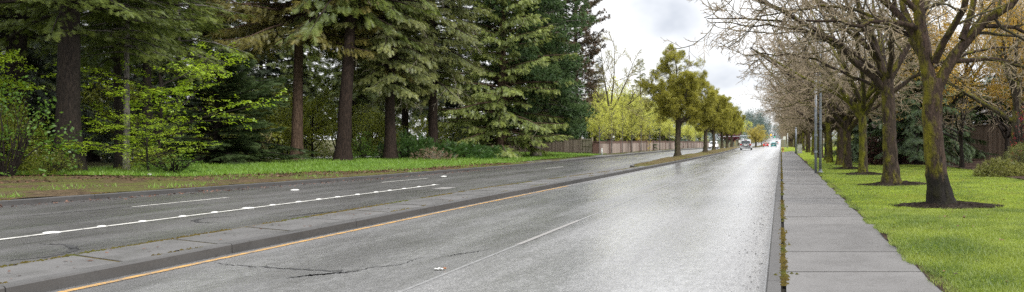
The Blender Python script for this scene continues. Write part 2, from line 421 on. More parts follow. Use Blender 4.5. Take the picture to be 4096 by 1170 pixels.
def conifer(name, label, cat, seed, Ht, zb, R, tr, fol, bk, style='fir', dens=1.0, sag=.25, rise=.15, group=None, lean=(0,0), prof=None, taper=1.0, sector=None, frond=.55, flare=1.5, step=.42, dead=0):
    rng = np.random.default_rng(seed)
    root = thing(name, label, cat, group=group)
    tm = MB(); axis = trunk_tube(tm, rng, Ht, tr, lean, flare)
    fo = MB(); fo.cur = 1
    nb = int((Ht-zb)/step*4.6*dens**.5)
    z = zb + (Ht-zb)*np.linspace(0, .985, nb)**1.05 + rng.normal(size=nb)*.15
    u = ((z-zb)/(Ht-zb)).clip(0, 1)
    if prof is None: L = R*(1-u)**(.8*taper)*(.75+.25*np.minimum(1, u*6+.3))
    else: L = R*np.interp(u, *prof)
    L = np.maximum(L*rng.uniform(.45, 1.15, nb)*(1+.22*np.sin(np.arange(nb)*.9+seed)), .25)
    az = np.arange(nb)*2.39996 + rng.normal(size=nb)*.35
    if sector is not None:
        L = L*np.where(np.abs((az-sector[0]+PI) % (2*PI) - PI) < sector[1], 1.0, sector[2])
    o = np.stack([np.cos(az), np.sin(az), 0*az], 1); side = np.stack([-np.sin(az), np.cos(az), 0*az], 1)
    e0 = rise + .55*u + rng.normal(size=nb)*.08
    sg = sag*(1.15-.6*u)*rng.uniform(.6, 1.4, nb)
    base = axis(z)
    ns = 9
    s = np.linspace(0, 1, ns)
    up = .10
    def bpos(b, ss):
        zz = e0[b]*ss - sg[b]*ss**2*1.6 + up*ss**5
        bend = side[b]*(np.sin(az[b]*5)*.12*ss**2)[:,None]
        return base[b] + (o[b]*ss[:,None] + bend)*L[b][:,None] + np.stack([0*zz,0*zz,zz*L[b]], 1)
    bi = np.repeat(np.arange(nb), ns); pts = bpos(bi, np.tile(s, nb)).reshape(nb, ns, 3)
    br = (.012 + .016*L)[:,None]*(1-s[None]*.85)
    wv, wf = tubes(pts, br, 4); fo.add(wv, wf); fo.cur = 0
    # fronds along branches
    if style in ('fir', 'spruce', 'deodar', 'cedar'):
        m = np.maximum((L/.105*dens).astype(int), 4)
        b = np.repeat(np.arange(nb), m); N = len(b)
        ss = rng.uniform(.12 if style != 'spruce' else .2, 1.02, N)**.8
        p0 = bpos(b, ss.clip(0, 1)); p1 = bpos(b, (ss+.04)); tdir = nrm(p1-p0)
        sd = rng.choice([-1., 1.], N)
        l2 = L[b]*(.10 + .34*(1-ss))*rng.uniform(.2, 1.0, N)
        w2 = rng.uniform(.0, 1.0, N)
        lat = nrm(side[b]*sd[:,None]*1.0 + tdir*rng.uniform(.4, 1.0, N)[:,None])
        dz = {'fir': .42, 'spruce': .55, 'deodar': .45, 'cedar': .25}[style]
        P = p0 + lat*(l2*w2)[:,None] - np.array([0,0,1.])*(dz*l2*w2**1.5)[:,None]
        if style in ('spruce', 'deodar'):
            hang = rng.uniform(0, 1, N) < (.6 if style == 'spruce' else .5)
            X = lat*.8 + tdir*.5 - np.array([0,0,1.])*np.where(hang, rng.uniform(.9, 2.6, N), rng.uniform(0, .5, N))[:,None]
        else:
            X = lat*.7 + tdir*.8 - np.array([0,0,1.])*rng.uniform(-.1, 1.1 if style == 'fir' else .5, N)[:,None]
        Z = np.array([0,0,1.]) + .5*rng.normal(size=(N,3)) + .4*o[b]
        tint = (ss**3*.7*rng.uniform(.3, 1, N) + .25*w2*rng.uniform(0, 1, N)).clip(0, 1)*.8
        scatter(fo, FROND if style in ('fir','cedar') else FROND+HANG, rng, P, X, Z, frond*rng.uniform(.6, 1.25, N), tint)
    elif style == 'redwood':
        m = np.maximum((L/.12*dens).astype(int), 4)
        b = np.repeat(np.arange(nb), m); N = len(b)
        # foliage gathers in rounded puffs at the branch ends
        cl = rng.integers(0, 5, N)
        ss = np.array([1.0, .9, .8, .62, .95])[cl]
        off = nrm(rng.normal(size=(N,3)))*rng.uniform(.2, 1, N)[:,None]**.5*(.34+.07*L[b])[:,None]
        P = bpos(b, ss) + off*np.array([1,1,.8]) + side[b]*((cl-2)*.12*L[b]*.6)[:,None]
        X = nrm(off) + .7*o[b] + np.array([0,0,.25])
        scatter(fo, PUFF, rng, P, X, off + .3*rng.normal(size=(N,3)), frond*rng.uniform(.5, 1.0, N), (off[:,2]*1.2).clip(0,.8))  # tint lightens the puff tops, painting highlights from above
    elif style == 'pine':
        m = np.maximum((L/.16*dens).astype(int), 3)
        b = np.repeat(np.arange(nb), m); N = len(b)
        ss = rng.uniform(.35, 1.0, N)**.6
        lat = side[b]*rng.normal(size=N)[:,None]
        P = bpos(b, ss) + lat*(.18*L[b]*(1.15-ss))[:,None] + rng.normal(size=(N,3))*.12
        X = tdir = nrm(bpos(b, (ss+.03)) - bpos(b, ss)) + .6*lat + np.array([0,0,.5])
        brown = (rng.uniform(0, 1, N) < .10)*1.0
        scatter(fo, TUFT, rng, P, X, rng.normal(size=(N,3)), frond*rng.uniform(.5, 1.0, N), brown)
    if dead:
        b = rng.integers(0, nb//2, dead); ss = rng.uniform(.5, 1.0, dead); fo.cur = 2
        dv = nrm(o[b]*.7 + side[b]*rng.normal(size=dead)[:,None]*.6 - np.array([0,0,1.])*rng.uniform(.2,1.2,dead)[:,None])
        pp, LL, rr = walk(rng, bpos(b, ss), dv, rng.uniform(.7, 1.9, dead), np.full(dead, .018), 6, .16, -.04, .008)
        v, f = tubes(pp, rr, 3); fo.add(v, f)
        pp, LL, rr = children(rng, pp, LL, rr, 4, .3, 1, 40, 12, .4, 3, .12, -.05, rmin=.007); v, f = tubes(pp, rr, 3); fo.add(v, f); fo.cur = 0
    t_o = tm.build('trunk', bk, root, True)
    fo.build('crown', [fol, bk, BK['deadtwig']], root)
    return root

# ------------------------------------------------------------------ broadleaf / bare trees
UPV = np.array([0,0,1.])
def children(rng, pts, lens, rads, m, t0, t1, ang, angsd, ratio, nseg, wig, trop, rr=.55, shrink=.5, rmin=.004, flat=0.0, bias=None):
    N, n, _ = pts.shape
    t = t0 + (t1-t0)*(np.arange(m)[None] + rng.uniform(0, 1, (N, m)))/m
    x = t*(n-1); i = np.minimum(x.astype(int), n-2); fr = (x-i)[...,None]
    a = np.take_along_axis(pts, i[...,None].repeat(3, -1), 1); b = np.take_along_axis(pts, (i+1)[...,None].repeat(3, -1), 1)
    P = (a*(1-fr)+b*fr).reshape(-1,3); T = nrm(b-a).reshape(-1,3)
    ra = np.take_along_axis(rads, i, 1)*(1-fr[...,0]) + np.take_along_axis(rads, i+1, 1)*fr[...,0]
    ra = ra.reshape(-1)
    az = (np.arange(m)[None]*2.39996 + rng.uniform(0, 2*PI, (N,1)) + rng.normal(size=(N,m))*.5).reshape(-1)
    ref = np.where(np.abs(T[:,2:3]) < .9, UPV[None], np.array([[1.,0,0]]))
    A = nrm(np.cross(T, ref)); B = np.cross(A, T)
    if flat: sa = np.sin(az)*(1-flat)
    else: sa = np.sin(az)
    th = np.radians(ang + angsd*rng.normal(size=len(P)))
    D = nrm(np.cos(th)[:,None]*T + np.sin(th)[:,None]*nrm(np.cos(az)[:,None]*A + sa[:,None]*B))
    if bias is not None: D = nrm(D + np.array(bias))
    L = (lens[:,None]*ratio*(1-shrink*t)).reshape(-1)*rng.uniform(.55, 1.25, len(P))
    r0 = np.maximum(ra*rr, rmin)
    return walk(rng, P, D, L, r0, nseg, wig, trop, rmin)
def walk(rng, P, D, L, r0, nseg, wig, trop, rmin, taper=.25):
    out = np.empty((len(P), nseg+1, 3)); out[:,0] = P
    for k in range(nseg):
        P = P + D*(L/nseg)[:,None]; out[:,k+1] = P
        D = nrm(D + wig*rng.normal(size=D.shape) + trop*UPV)
    rad = np.maximum(r0[:,None]*np.linspace(1, taper, nseg+1)[None], rmin)
    return out, L, rad

def tree(name, label, cat, seed, trunk, limbs, levels, bk, bl, bt, leafm=None, leafT=LEAF, lsize=.3, lper=2, group=None, lzone=.3, lflat=False, tsides=14, sides=(7,5,4,3), flare=1.6, tint0=.4, limbk=1.0, lobes=.0):
    """trunk: [(x,y,z,r)...]; limbs: list of polylines [(x,y,z,r)...] or dict for random ones; levels: list of dicts"""
    rng = np.random.default_rng(seed)
    root = thing(name, label, cat, group=group)
    tm = MB()
    def smooth(pl, n):
        pl = np.array(pl, float); d = np.r_[0, np.cumsum(np.linalg.norm(np.diff(pl[:,:3], axis=0), axis=1))]
        u = np.linspace(0, d[-1], n)
        q = np.stack([np.interp(u, d, pl[:,k]) for k in range(4)], 1)
        for _ in range(2): q[1:-1] = .25*q[:-2] + .5*q[1:-1] + .25*q[2:]
        return q, d[-1]
    tq, tl = smooth(trunk, 22)
    z = tq[:,2]-tq[0,2]
    rad = tq[:,3]*(1 + (flare-1)*np.exp(-z/.28))
    v, f = tubes(tq[None,:,:3], rad[None], tsides, .06, rng)
    vv = v.reshape(22, tsides, 3); th = np.arange(tsides)/tsides*2*PI
    lob = 1 + lobes*(np.exp(-z/.22)[:,None]*np.cos(5*th+seed)[None] + .35*np.cos(3*th+seed*2+z[:,None]*.8))
    tm.add((tq[:,None,:3] + (vv-tq[:,None,:3])*lob[...,None]).reshape(-1,3), f)
    cr = MB()
    nl = 12
    if isinstance(limbs, dict):
        g = limbs; m = g['n']
        pp, LL, rr = children(rng, tq[None,:,:3], np.array([g['len']]), tq[None,:,3], m, g.get('t0',.7), g.get('t1',1.), g['ang'], g.get('sd',10), 1.0, nl-1, g.get('wig',.07), g.get('trop',.04), g.get('rr',.62), g.get('shrink',.1), .012)
    else:
        qs = [smooth(l, nl) for l in limbs]
        pp = np.stack([q[:,:3] for q, _ in qs]); rr = np.stack([q[:,3] for q, _ in qs]); LL = np.array([l for _, l in qs])
        pp[:,2:] += rng.normal(size=pp[:,2:].shape)*.04
    rr = rr*limbk; v, f = tubes(pp, rr, 9, .08, rng); tm.add(v, f)
    ends = (pp, LL, rr)
    for li, g in enumerate(levels):
        g = dict(g); fine = g.pop('fine', li >= 1)
        pp, LL, rr = children(rng, *ends, **g)
        v, f = tubes(pp, rr, sides[min(li, 3)]); cr.cur = 2 if fine else 1; cr.add(v, f)
        ends = (pp, LL, rr)
    if leafm is not None:
        lf = cr; lf.cur = 0; pts = ends[0]; N, n, _ = pts.shape
        t = rng.uniform(lzone, 1.0, (N, lper)); x = t*(n-1); i = np.minimum(x.astype(int), n-2)
        a = np.take_along_axis(pts, i[...,None].repeat(3,-1), 1); b = np.take_along_axis(pts, (i+1)[...,None].repeat(3,-1), 1)
        P = (a + (b-a)*(x-i)[...,None]).reshape(-1,3); X = nrm(b-a).reshape(-1,3)
        if lflat: X[:,2] *= .4; Z = np.array([0,0,1.]) + .25*rng.normal(size=P.shape)
        else: X = X + .5*rng.normal(size=X.shape); Z = rng.normal(size=P.shape) + np.array([0,0,.6])
        scatter(lf, leafT, rng, P, X, Z, lsize*rng.uniform(.6, 1.3, len(P)), rng.uniform(0, tint0, len(P)))
    tm.build('trunk', bk, root, True)
    cr.build('crown', [leafm or bl, bl, bt], root)
    return root

def shrub(name, label, cat, seed, rx, ry, hz, leafm, bk, n=500, size=.3, temps=LEAF, group=None, stems=7, shell=.55, droop=0.0, low=.05, lump=.22):
    rng = np.random.default_rng(seed)
    root = thing(name, label, cat, group=group)
    d = nrm(rng.normal(size=(n,3))); d[:,2] = np.abs(d[:,2])*1.0 - low; d = nrm(d)
    q = rng.normal(size=(7,3)); q = nrm(q); q[:,2] = np.abs(q[:,2])
    lumps = 1 + lump*(np.max(d@q.T, axis=1)*2 - 1.2)
    r = rng.uniform(shell, 1, n)**.6*lumps
    P = d*r[:,None]*np.array([rx, ry, hz]); P[:,2] = np.maximum(P[:,2], .03)
    X = d + .6*rng.normal(size=(n,3)) + np.array([0,0,.2-droop])
    fo = MB(); scatter(fo, temps, rng, P, X, UPV + .6*rng.normal(size=(n,3)), size*rng.uniform(.6,1.3,n), (P[:,2]/hz*.6*rng.uniform(.2,1,n)).clip(0,1))
    fo.cur = 1; st = fo; k = stems*4
    a = rng.uniform(0, 2*PI, k); D = nrm(np.stack([np.cos(a)*rx*.6, np.sin(a)*ry*.6, np.full(k, hz*rng.uniform(.6,1.1))], 1))
    pp, LL, rr = walk(rng, np.stack([np.cos(a)*.1*rx, np.sin(a)*.1*ry, 0*a-.05], 1), D, np.full(k, hz*1.0)*rng.uniform(.6,1.0,k), np.full(k, .016+.008*hz), 6, .12, .03, .005)
    v, f = tubes(pp, rr, 4); st.add(v, f)
    fo.build('foliage', [leafm, bk], root)
    return root

# ================================================================== THE SETTING
def I(tab):
    ys = [a for a, b in tab]; xs = [b for a, b in tab]
    return lambda y: np.interp(y, ys, xs)
kerbL = I([(-40,-30),(0,-25.6),(10,-21.4),(18.8,-19.3),(32,-17.2),(44,-16.15),(55,-15.9),(70,-16),(3000,-16)])
medR = I([(-40,-8.0),(8,-7.95),(20,-7.9),(38,-7.55),(60,-7.2),(86,-6.95),(108,-7.3),(130,-8.1),(160,-9.2),(180,-9.6),(3000,-9.6)])
medL = I([(-40,-9.36),(24,-9.36),(31,-8.8),(38.5,-8.2),(43,-8.05)])
bedL = I([(43,-8.12),(43.5,-8.5),(45,-8.95),(48,-9.15),(63,-9.2),(108,-10.0),(150,-10.8),(180,-11.0),(3000,-11)])
medM = lambda y: np.interp(y, [-40, 30, 44, 60, 100, 150, 190, 225, 3000], [-8.6, -8.3, -7.8, -8.1, -8.4, -9.9, -10.2, -8.2, -8.2])
rngS = np.random.default_rng(77)
def wob(x, y, a=1.0):
    return a*(np.sin(x*1.3+y*.7)*.5 + np.sin(x*.61-y*1.13+2)*.6 + np.sin(x*3.1+y*2.3+1)*.25)/1.35

def sheet(mb, ys, xl, xr, nx, zf):
    ys = np.asarray(ys, float); u = np.linspace(0, 1, nx)
    a = xl(ys) if callable(xl) else np.full(len(ys), float(xl)); b = xr(ys) if callable(xr) else np.full(len(ys), float(xr))
    X = a[:,None] + (b-a)[:,None]*u[None]; Y = np.repeat(ys[:,None], nx, 1); Z = zf(X, Y)
    i = np.arange(len(ys)-1)[:,None]*nx; j = np.arange(nx-1)[None]
    f = np.stack([i+j, i+j+1, i+nx+j+1, i+nx+j], -1).reshape(-1,4)
    mb.add(np.stack([X,Y,Z], -1).reshape(-1,3), f)
    return mb
YS = np.r_[np.arange(-30, 120, 2.0), np.arange(120, 500, 8.0), np.arange(500, 1000, 25.0), [1200, 1500, 2000, 3000]]
struct('ground', sheet(MB(), YS, -2500, 2500, 12, lambda x, y: gz(y)-.35), MT['forest'])
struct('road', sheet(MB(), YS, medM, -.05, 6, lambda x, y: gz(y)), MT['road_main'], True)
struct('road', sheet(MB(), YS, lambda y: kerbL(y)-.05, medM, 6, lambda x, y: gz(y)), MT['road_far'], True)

def kerb(mb, ys, xf, w, h, face=1, seg=2, gap=.014, lip=.02):
    """kerb stones along xf(y); face = +1 when the exposed face looks to -x"""
    prof = [(0,-.1),(lip*.5,h-lip),(lip*1.3,h),(w,h),(w,-.1)]
    k = 0
    while k < len(ys)-1:
        yy = np.array(ys[k:k+seg+1], float); k += seg
        yy[0] += gap/2; yy[-1] -= gap/2
        x0 = xf(yy); z0 = gz(yy); n = len(prof)
        v = np.array([[[x + face*a, y, z + b] for a, b in prof] for x, y, z in zip(x0, yy, z0)])
        f = [[i*n+j, i*n+(j+1)%n, (i+1)*n+(j+1)%n, (i+1)*n+j] for i in range(len(yy)-1) for j in range(n)]
        mb.add(v, f)
        e = (len(yy)-1)*n
        mb.addf(np.array([[0,1,2],[0,2,3],[0,3,4],[e,e+2,e+1],[e,e+3,e+2],[e,e+4,e+3]]) + mb.n - len(yy)*n)
YK = np.r_[np.arange(2.2, 200, 1.5), np.arange(200, 700, 20)]
k = MB(); kerb(k, YK, lambda y: 0*y-.165, .165, .125); struct('kerb', k, MT['gutter'])
k = MB(); kerb(k, np.r_[np.arange(-6, 200, 1.5), np.arange(200,700,20)], kerbL, .16, .135, -1); struct('kerb', k, MT['gutter'])
# thin pale strip at the right kerb's foot, painting the kerb face's reflection
struct('gutter', sheet(MB(), YS[:70], lambda y: -.192+wob(y*2, y, .008), -.17, 2, lambda x, y: gz(y)+.006), plain('painted kerb reflection', (.26,.26,.26), .4))
# narrow median: kerb stones, concrete slabs, mossy edges
YM = np.arange(-8.2, 43.0, 1.6)
k = MB(); kerb(k, np.r_[YM, 43.0], medR, .2, .145, -1, 2); struct('kerb', k, MT['gutter'])
sl = MB()
for a in np.arange(-8.2, 42.5, 1.6):
    b = min(a+1.6, 43.0)
    yy = np.array([a+.03, b-.03]); sk = .5*np.array([0, 1.0])
    l = medL(yy)+.10; r = medR(yy)-.215; z = .139 + rngS.normal()*.0012
    P = [(r[0], yy[0]+0), (l[0], yy[0]+.55), (l[1], yy[1]+.55), (r[1], yy[1])]
    sl.add([(x,y,-.05) for x,y in P] + [(x,y,z) for x,y in P], [[7,6,5,4],[0,1,5,4],[1,2,6,5],[2,3,7,6],[3,0,4,7]])
struct('median_strip', sl, MT['slab_med'])
struct('median_strip', sheet(MB(), np.arange(-9, 43.2, .8), lambda y: medL(y)+.02, lambda y: medR(y)-.2, 4, lambda x, y: gz(y)+.131), MT['moss'])
k = MB(); kerb(k, np.arange(-8.2, 43.3, 1.5), medL, .1, .125, 1, 2); struct('kerb', k, MT['gutter'])
# planted part of the median
YB = np.r_[np.array([43,43.5,44.2,45,46.5,48]), np.arange(50, 190, 2.0)]
k = MB(); kerb(k, YB, medR, .16, .145, -1, 2); kerb(k, YB, bedL, .14, .14, 1, 2)
k.tube([(medR(43)-.02,43.02,.06),(bedL(43),43.02,.06)], .085, 8)
struct('kerb', k, MT['gutter'])
def bedz(x, y):
    w = (medR(y)-bedL(y)); u = ((x-bedL(y))/w).clip(0,1)
    return gz(y) + .10 + .20*np.sin(PI*u)*np.clip((y-43)/6, 0, 1)*(1+.6*wob(x*.7, y*.35)) + .02*wob(x*5, y*4)
struct('median_bed', sheet(MB(), np.arange(43.05, 188, .5), lambda y: bedL(y)+.13, lambda y: medR(y)-.15, 12, bedz), MT['bed'], True)
YB2 = np.arange(214, 480, 12.0)
struct('median_bed', sheet(MB(), YB2, -9.6, -6.95, 4, lambda x, y: gz(y)+.16), MT['bed'], True)

# paint
def stripe(x, y0, y1, w, mat, n=None, name='lane_marking', z=.006):
    n = n or max(2, int((y1-y0)/1.0)+1)
    xf = x if callable(x) else (lambda y: np.full_like(y, float(x)))
    struct(name, sheet(MB(), np.linspace(y0, y1, n), lambda y: xf(y)-w/2, lambda y: xf(y)+w/2, 2, lambda a, b: gz(b)+z), mat)
stripe(lambda y: medR(y)+.19, 4, 27, .11, MT['yellow'])
stripe(lambda y: medR(y)+.2, 27, 188, .11, MT['whiteworn'])
stripe(I([(0,-13.1),(8,-12.95),(27.8,-12.55)]), 4, 27.8, .14, MT['white'])
lineD = I([(18,-15.9),(30,-15.3),(44,-13.3),(60,-12.7),(150,-12.8)])
for a in (18.6, 29.2, 43.2, 55, 67, 79, 91, 103): stripe(lineD, a, a+3.0, .12, MT['white'])
stripe(-11.4, 25.3, 26.2, .5, MT['whiteworn'])
for a in (11.9, 24.0, 36, 48, 60, 72, 84, 96, 108, 120, 132, 144): stripe(-4.12, a, a+3.6, .09, MT['whiteworn'])
stripe(-4.12, 5, 190, .05, plain('lane joint', (.19,.19,.19), .4), name='lane_joint', z=.003)
def crackline(pts, w):
    mb = MB(); pts = np.array(pts, float); d = np.r_[0, np.cumsum(np.hypot(*np.diff(pts, axis=0).T))]
    u = np.linspace(0, d[-1], 60); q = np.stack([np.interp(u, d, pts[:,0]), np.interp(u, d, pts[:,1])], 1) + rngS.normal(size=(60,2))*.025
    t = np.gradient(q, axis=0); nn = nrm(np.stack([-t[:,1], t[:,0]], 1)); ww = (w*(.4+rngS.uniform(0,1,60))*np.sin(np.linspace(.2, PI-.1, 60)))[:,None]
    v = np.concatenate([np.c_[q-nn*ww, np.full(60,.005)], np.c_[q+nn*ww, np.full(60,.005)]])
    i = np.arange(59); mb.add(v, np.stack([i, i+1, i+61, i+60], 1))
    return mb
def g2(px, py, z=0.0):
    k = (H-z)/(py-HY); return ((px-CX)*k, F*k)
D = .3975
struct('asphalt_crack', crackline([g2(x*D, y*D) for x, y in [(540,662),(640,672),(760,678),(880,685),(940,672),(1000,668),(1060,648)]], .022), MT['crack'])
struct('asphalt_crack', crackline([g2(x*D, y*D) for x, y in [(720,700),(790,692),(880,685)]], .03), MT['crack'])
struct('asphalt_crack', crackline([g2(x*D, y*D) for x, y in [(1110,648),(1150,640),(1230,628)]], .012), MT['crack'])
struct('skid_mark', crackline([g2(x*D, y*D) for x, y in [(20,657),(110,647),(170,636),(190,625),(165,616),(95,613)]], .05), MT['crack'])
struct('skid_mark', crackline([g2(x*D, y*D) for x, y in [(560,560),(500,560),(485,555),(520,548),(600,543)]], .04), MT['crack'])
struct('asphalt_crack', crackline([g2(x*D, y*D) for x, y in [(20,548),(240,528),(440,508)]], .03), MT['crack'])
struct('asphalt_crack', crackline([g2(x*D, y*D) for x, y in [(720,545),(800,536),(870,530)]], .05), MT['crack'])

# right-hand sidewalk: one slab after another
edgeS = lambda y: 1.64 + wob(y*.9, y*.5, .02)
sl = MB(); y = 8.78 - 1.56*4
while y < 97:
    t = rngS.normal(size=4)*.0018
    if 11.0 < y < 12.5: t = t + np.array([-.02,-.015,.03,.035])
    a, b, l, r = y+.022, y+1.538, .055, 1.66
    P = [(l,a),(r,a),(r,b),(l,b)]
    sl.add([(u,v,.0) for u,v in P] + [(u,v,.122+gz(v)+t[i]) for i,(u,v) in enumerate(P)], [[4,5,6,7],[0,1,5,4],[1,2,6,5],[2,3,7,6],[3,0,4,7]])
    y += 1.56
struct('sidewalk', sl, MT['slab'])
struct('sidewalk', sheet(MB(), np.arange(1, 98, 1.0), -.02, 1.72, 4, lambda x, y: gz(y)+.09), MT['joint'])
struct('sidewalk', sheet(MB(), np.arange(97, 190, 3.0), lambda y: np.interp(y,[97,104],[.6,1.9]), lambda y: np.interp(y,[97,104],[1.7,3.3]), 3, lambda x, y: gz(y)+.128), MT['slab'])

def hr(x, y):
    return gz(y) + .13 + .05*np.clip((x-1.6)/.5, 0, 1) + .035*wob(x*.8, y*.6) + .08*np.clip((x-6)/10, 0, 1.5)
XR = np.r_[1.0, 1.5, 2.0]
struct('verge', sheet(MB(), np.arange(2, 96, .25), lambda y: 1.615+wob(y*2.1, y*1.3, .03), lambda y: 1.80+0*y, 3, lambda x, y: gz(y)+.131), MT['mulchred'])
lawnE = lambda y: 1.66 + .035*np.sin(y*1.7) + .03*np.sin(y*4.3+1) + .02*np.sin(y*9.1)
struct('lawn', sheet(MB(), np.r_[np.arange(2, 60, .3), np.arange(60, 200, 3.0)], lawnE, 60, 60, hr), MT['lawn'], True)
struct('lawn', sheet(MB(), np.arange(96, 200, 3.0), .02, 1.9, 4, lambda x, y: gz(y)+.125+0*x), MT['lawn'], True)
mulE = I([(8,7.4),(18,7.9),(26,8.4),(36,9.0),(41,8.7),(43,7.2),(44.5,5.6),(60,5.4),(100,5.6)])
struct('mulch', sheet(MB(), np.arange(8, 100, .5), lambda y: mulE(y)+wob(y*1.9, y, .12), 45, 60, lambda x, y: hr(x, y)+.03+.03*wob(x*3, y*3)), MT['mulchred'], True)

def hl(x, y):
    d = np.clip(kerbL(y)-.15-x, 0, 60)
    return gz(y) + .125 + .022*np.clip(d, 0, 7) + .05*wob(x*.6, y*.5)*np.clip(d/2, 0, 1)
struct('ground', sheet(MB(), np.r_[np.arange(-4, 120, 1.0), np.arange(120, 400, 10.0)], -160, lambda y: kerbL(y)-.14, 90, hl), MT['forest'], True)
grF = I([(24,-40),(27.5,-26.5),(28.6,-22.8),(31,-20.6),(34,-19.3),(41,-17.9),(46,-17.3),(52,-17.6),(76,-17.7)])
grB = I([(24,-40.1),(27.5,-29),(30,-31),(46,-31),(51,-29),(60,-28),(76,-30)])
struct('verge', sheet(MB(), np.arange(8, 52, .5), lambda y: np.minimum(grF(y)-.4, kerbL(y)-1.0), lambda y: kerbL(y)-.155, 30, lambda x, y: hl(x, y)+.02+.025*wob(x*4, y*3.3)), MT['verge'], True)
struct('lawn', sheet(MB(), np.arange(27.5, 76, .5), lambda y: grB(y)+wob(y, y*2, .3), lambda y: grF(y)+wob(y*1.7, y, .25), 30, lambda x, y: hl(x, y)+.045), m_soil('verge lawn', (.04,.075,.014), (.09,.16,.02), (.14,.22,.035), (.10,.08,.03), .1, 2.0), True)
struct('sidewalk', sheet(MB(), np.r_[np.arange(49, 120, 1.5), np.arange(120, 200, 6.)], -17.55, lambda y: kerbL(y)-.165, 4, lambda x, y: gz(y)+.139), MT['slab'])
struct('driveway', sheet(MB(), np.arange(53, 58.1, .5), -95, -30, 40, lambda x, y: hl(x, y)+.06), plain('pale wet gravel', (.42,.42,.38), .6, 0, .2, 3))

# ================================================================== STUFF: grass, moss, fallen leaves
def blades(name, P, hmin, hmax, w, mat, seed, lean=.35):
    rng = np.random.default_rng(seed); n = len(P)
    a = rng.uniform(0, 2*PI, n); h = rng.uniform(hmin, hmax, n)
    s = np.stack([np.cos(a), np.sin(a), 0*a], 1)*(w*rng.uniform(.6,1.3,n))[:,None]
    t = np.stack([rng.normal(size=n)*lean, rng.normal(size=n)*lean, np.ones(n)], 1)*h[:,None]
    v = np.stack([P-s, P+s, P+t], 1).reshape(-1,3)
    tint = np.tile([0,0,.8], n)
    m = MB().add(v, np.arange(3*n).reshape(-1,3), tint)
    return tag(m.build(name, mat), kind='stuff')
rg = np.random.default_rng(3)
def zone(n, y0, y1, xl, xr, zf, p=1.0):
    y = y0 + (y1-y0)*rg.uniform(0, 1, n)**p; x = xl(y) + (xr(y)-xl(y))*rg.uniform(0, 1, n)
    return np.stack([x, y, zf(x, y)], 1)
RINGS = [(3.72,16.9,1.05,.62),(3.62,24.4,1.0,.6),(3.52,31.6,.95,.6),(3.3,37.8,.8,.5)]
def clear(P, k=1.0):
    m = np.ones(len(P), bool)
    for x, y, rx, ry in RINGS: m &= ((P[:,0]-x)/rx)**2 + ((P[:,1]-y)/ry)**2 > k*(.8+.4*rg.uniform(0,1,len(P)))
    return P[m]
Pn = zone(150000, 4.2, 16, lambda y: lawnE(y)-.02, lambda y: np.minimum(mulE(y)+.1, 1.9+y*.40), hr)
Pf = zone(130000, 15, 46, lambda y: lawnE(y)-.03, lambda y: mulE(y)+.1, hr)
Pe = zone(9000, 4.2, 30, lambda y: lawnE(y)-.07, lambda y: lawnE(y)+.06, hr)
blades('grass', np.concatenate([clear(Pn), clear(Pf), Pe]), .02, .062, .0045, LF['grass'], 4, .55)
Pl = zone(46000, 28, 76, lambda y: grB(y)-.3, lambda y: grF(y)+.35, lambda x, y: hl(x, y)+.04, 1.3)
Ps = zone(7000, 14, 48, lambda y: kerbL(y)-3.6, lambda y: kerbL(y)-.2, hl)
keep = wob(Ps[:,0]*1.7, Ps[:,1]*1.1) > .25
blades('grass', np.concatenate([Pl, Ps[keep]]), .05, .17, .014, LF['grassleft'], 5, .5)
Pb = zone(3000, 44, 110, lambda y: bedL(y)+.2, lambda y: medR(y)-.2, bedz)
blades('grass', Pb[wob(Pb[:,0]*1.3, Pb[:,1]*.5) > .1], .03, .10, .013, leaf('median weeds', (.09,.09,.02), (.22,.2,.05), .3), 6, .7)
def flecks(name, P, size, mat, seed, flat=.35):
    rng = np.random.default_rng(seed); mb = MB()
    tv = np.array([(0,0,0),(.5,.32,.06),(1,0,0),(.5,-.32,.04)]); n = len(P); a = rng.uniform(0, 2*PI, n)
    bake(mb, tv, np.array([[0,1,2,3]]), P, np.stack([np.cos(a), np.sin(a), rng.normal(size=n)*flat], 1), UPV + flat*rng.normal(size=(n,3)), size*rng.uniform(.5,1.4,n), rng.uniform(0,1,n))
    return tag(mb.build(name, mat), kind='stuff')
Pv = zone(9000, 14, 47, lambda y: np.maximum(grF(y), -33)-.6, lambda y: np.maximum(grF(y), -33)+(kerbL(y)-np.maximum(grF(y), -33))*.62, lambda x, y: hl(x, y)+.045)
Pv2 = zone(900, 12, 44, lambda y: kerbL(y)+0*y, lambda y: kerbL(y)+.8, lambda x, y: gz(y)+.012)
flecks('fallen_leaves', np.concatenate([Pv, Pv2]), .075, LF['litter'], 9)
# moss along the kerb joints
def mossline(xf, y0, y1, n, w, z, size, seed, thr):
    y = rg.uniform(y0, y1, n); x = xf(y) + rg.normal(size=n)*w
    m = (np.sin(y*2.1+seed)+np.sin(y*5.3+seed*2)*.7+np.sin(y*.83)*.8) > thr
    P = np.stack([x[m], y[m], np.full(m.sum(), z)], 1); return P
mo = MB(); rr_ = np.random.default_rng(12)
Pm = np.concatenate([mossline(lambda y: .03+0*y, 4, 90, 7000, .022, .118, .03, 1, -.5), mossline(lambda y: .05+0*y, 4, 30, 700, .05, .122, .03, 3, 1.1),
    mossline(lambda y: medL(y)+.10, 6, 43, 4200, .03, .133, .04, 2, -.9), mossline(lambda y: medR(y)-.21, 6, 43, 1500, .02, .138, .04, 5, .9),
    mossline(lambda y: kerbL(y)-.17, 12, 55, 3500, .05, .14, .05, 7, -.2)])
bake(mo, *[np.array(q) for q in ([(-.5,-.5,0),(.5,-.4,0),(.45,.5,0),(-.4,.5,0),(0,0,.55)], [[0,1,4],[1,2,4],[2,3,4],[3,0,4]])], Pm, nrm(rr_.normal(size=Pm.shape)*np.array([1,1,.1])), np.tile(UPV, (len(Pm),1)), rr_.uniform(.018,.05,len(Pm)))
tag(mo.build('moss', MT['moss']), kind='stuff')
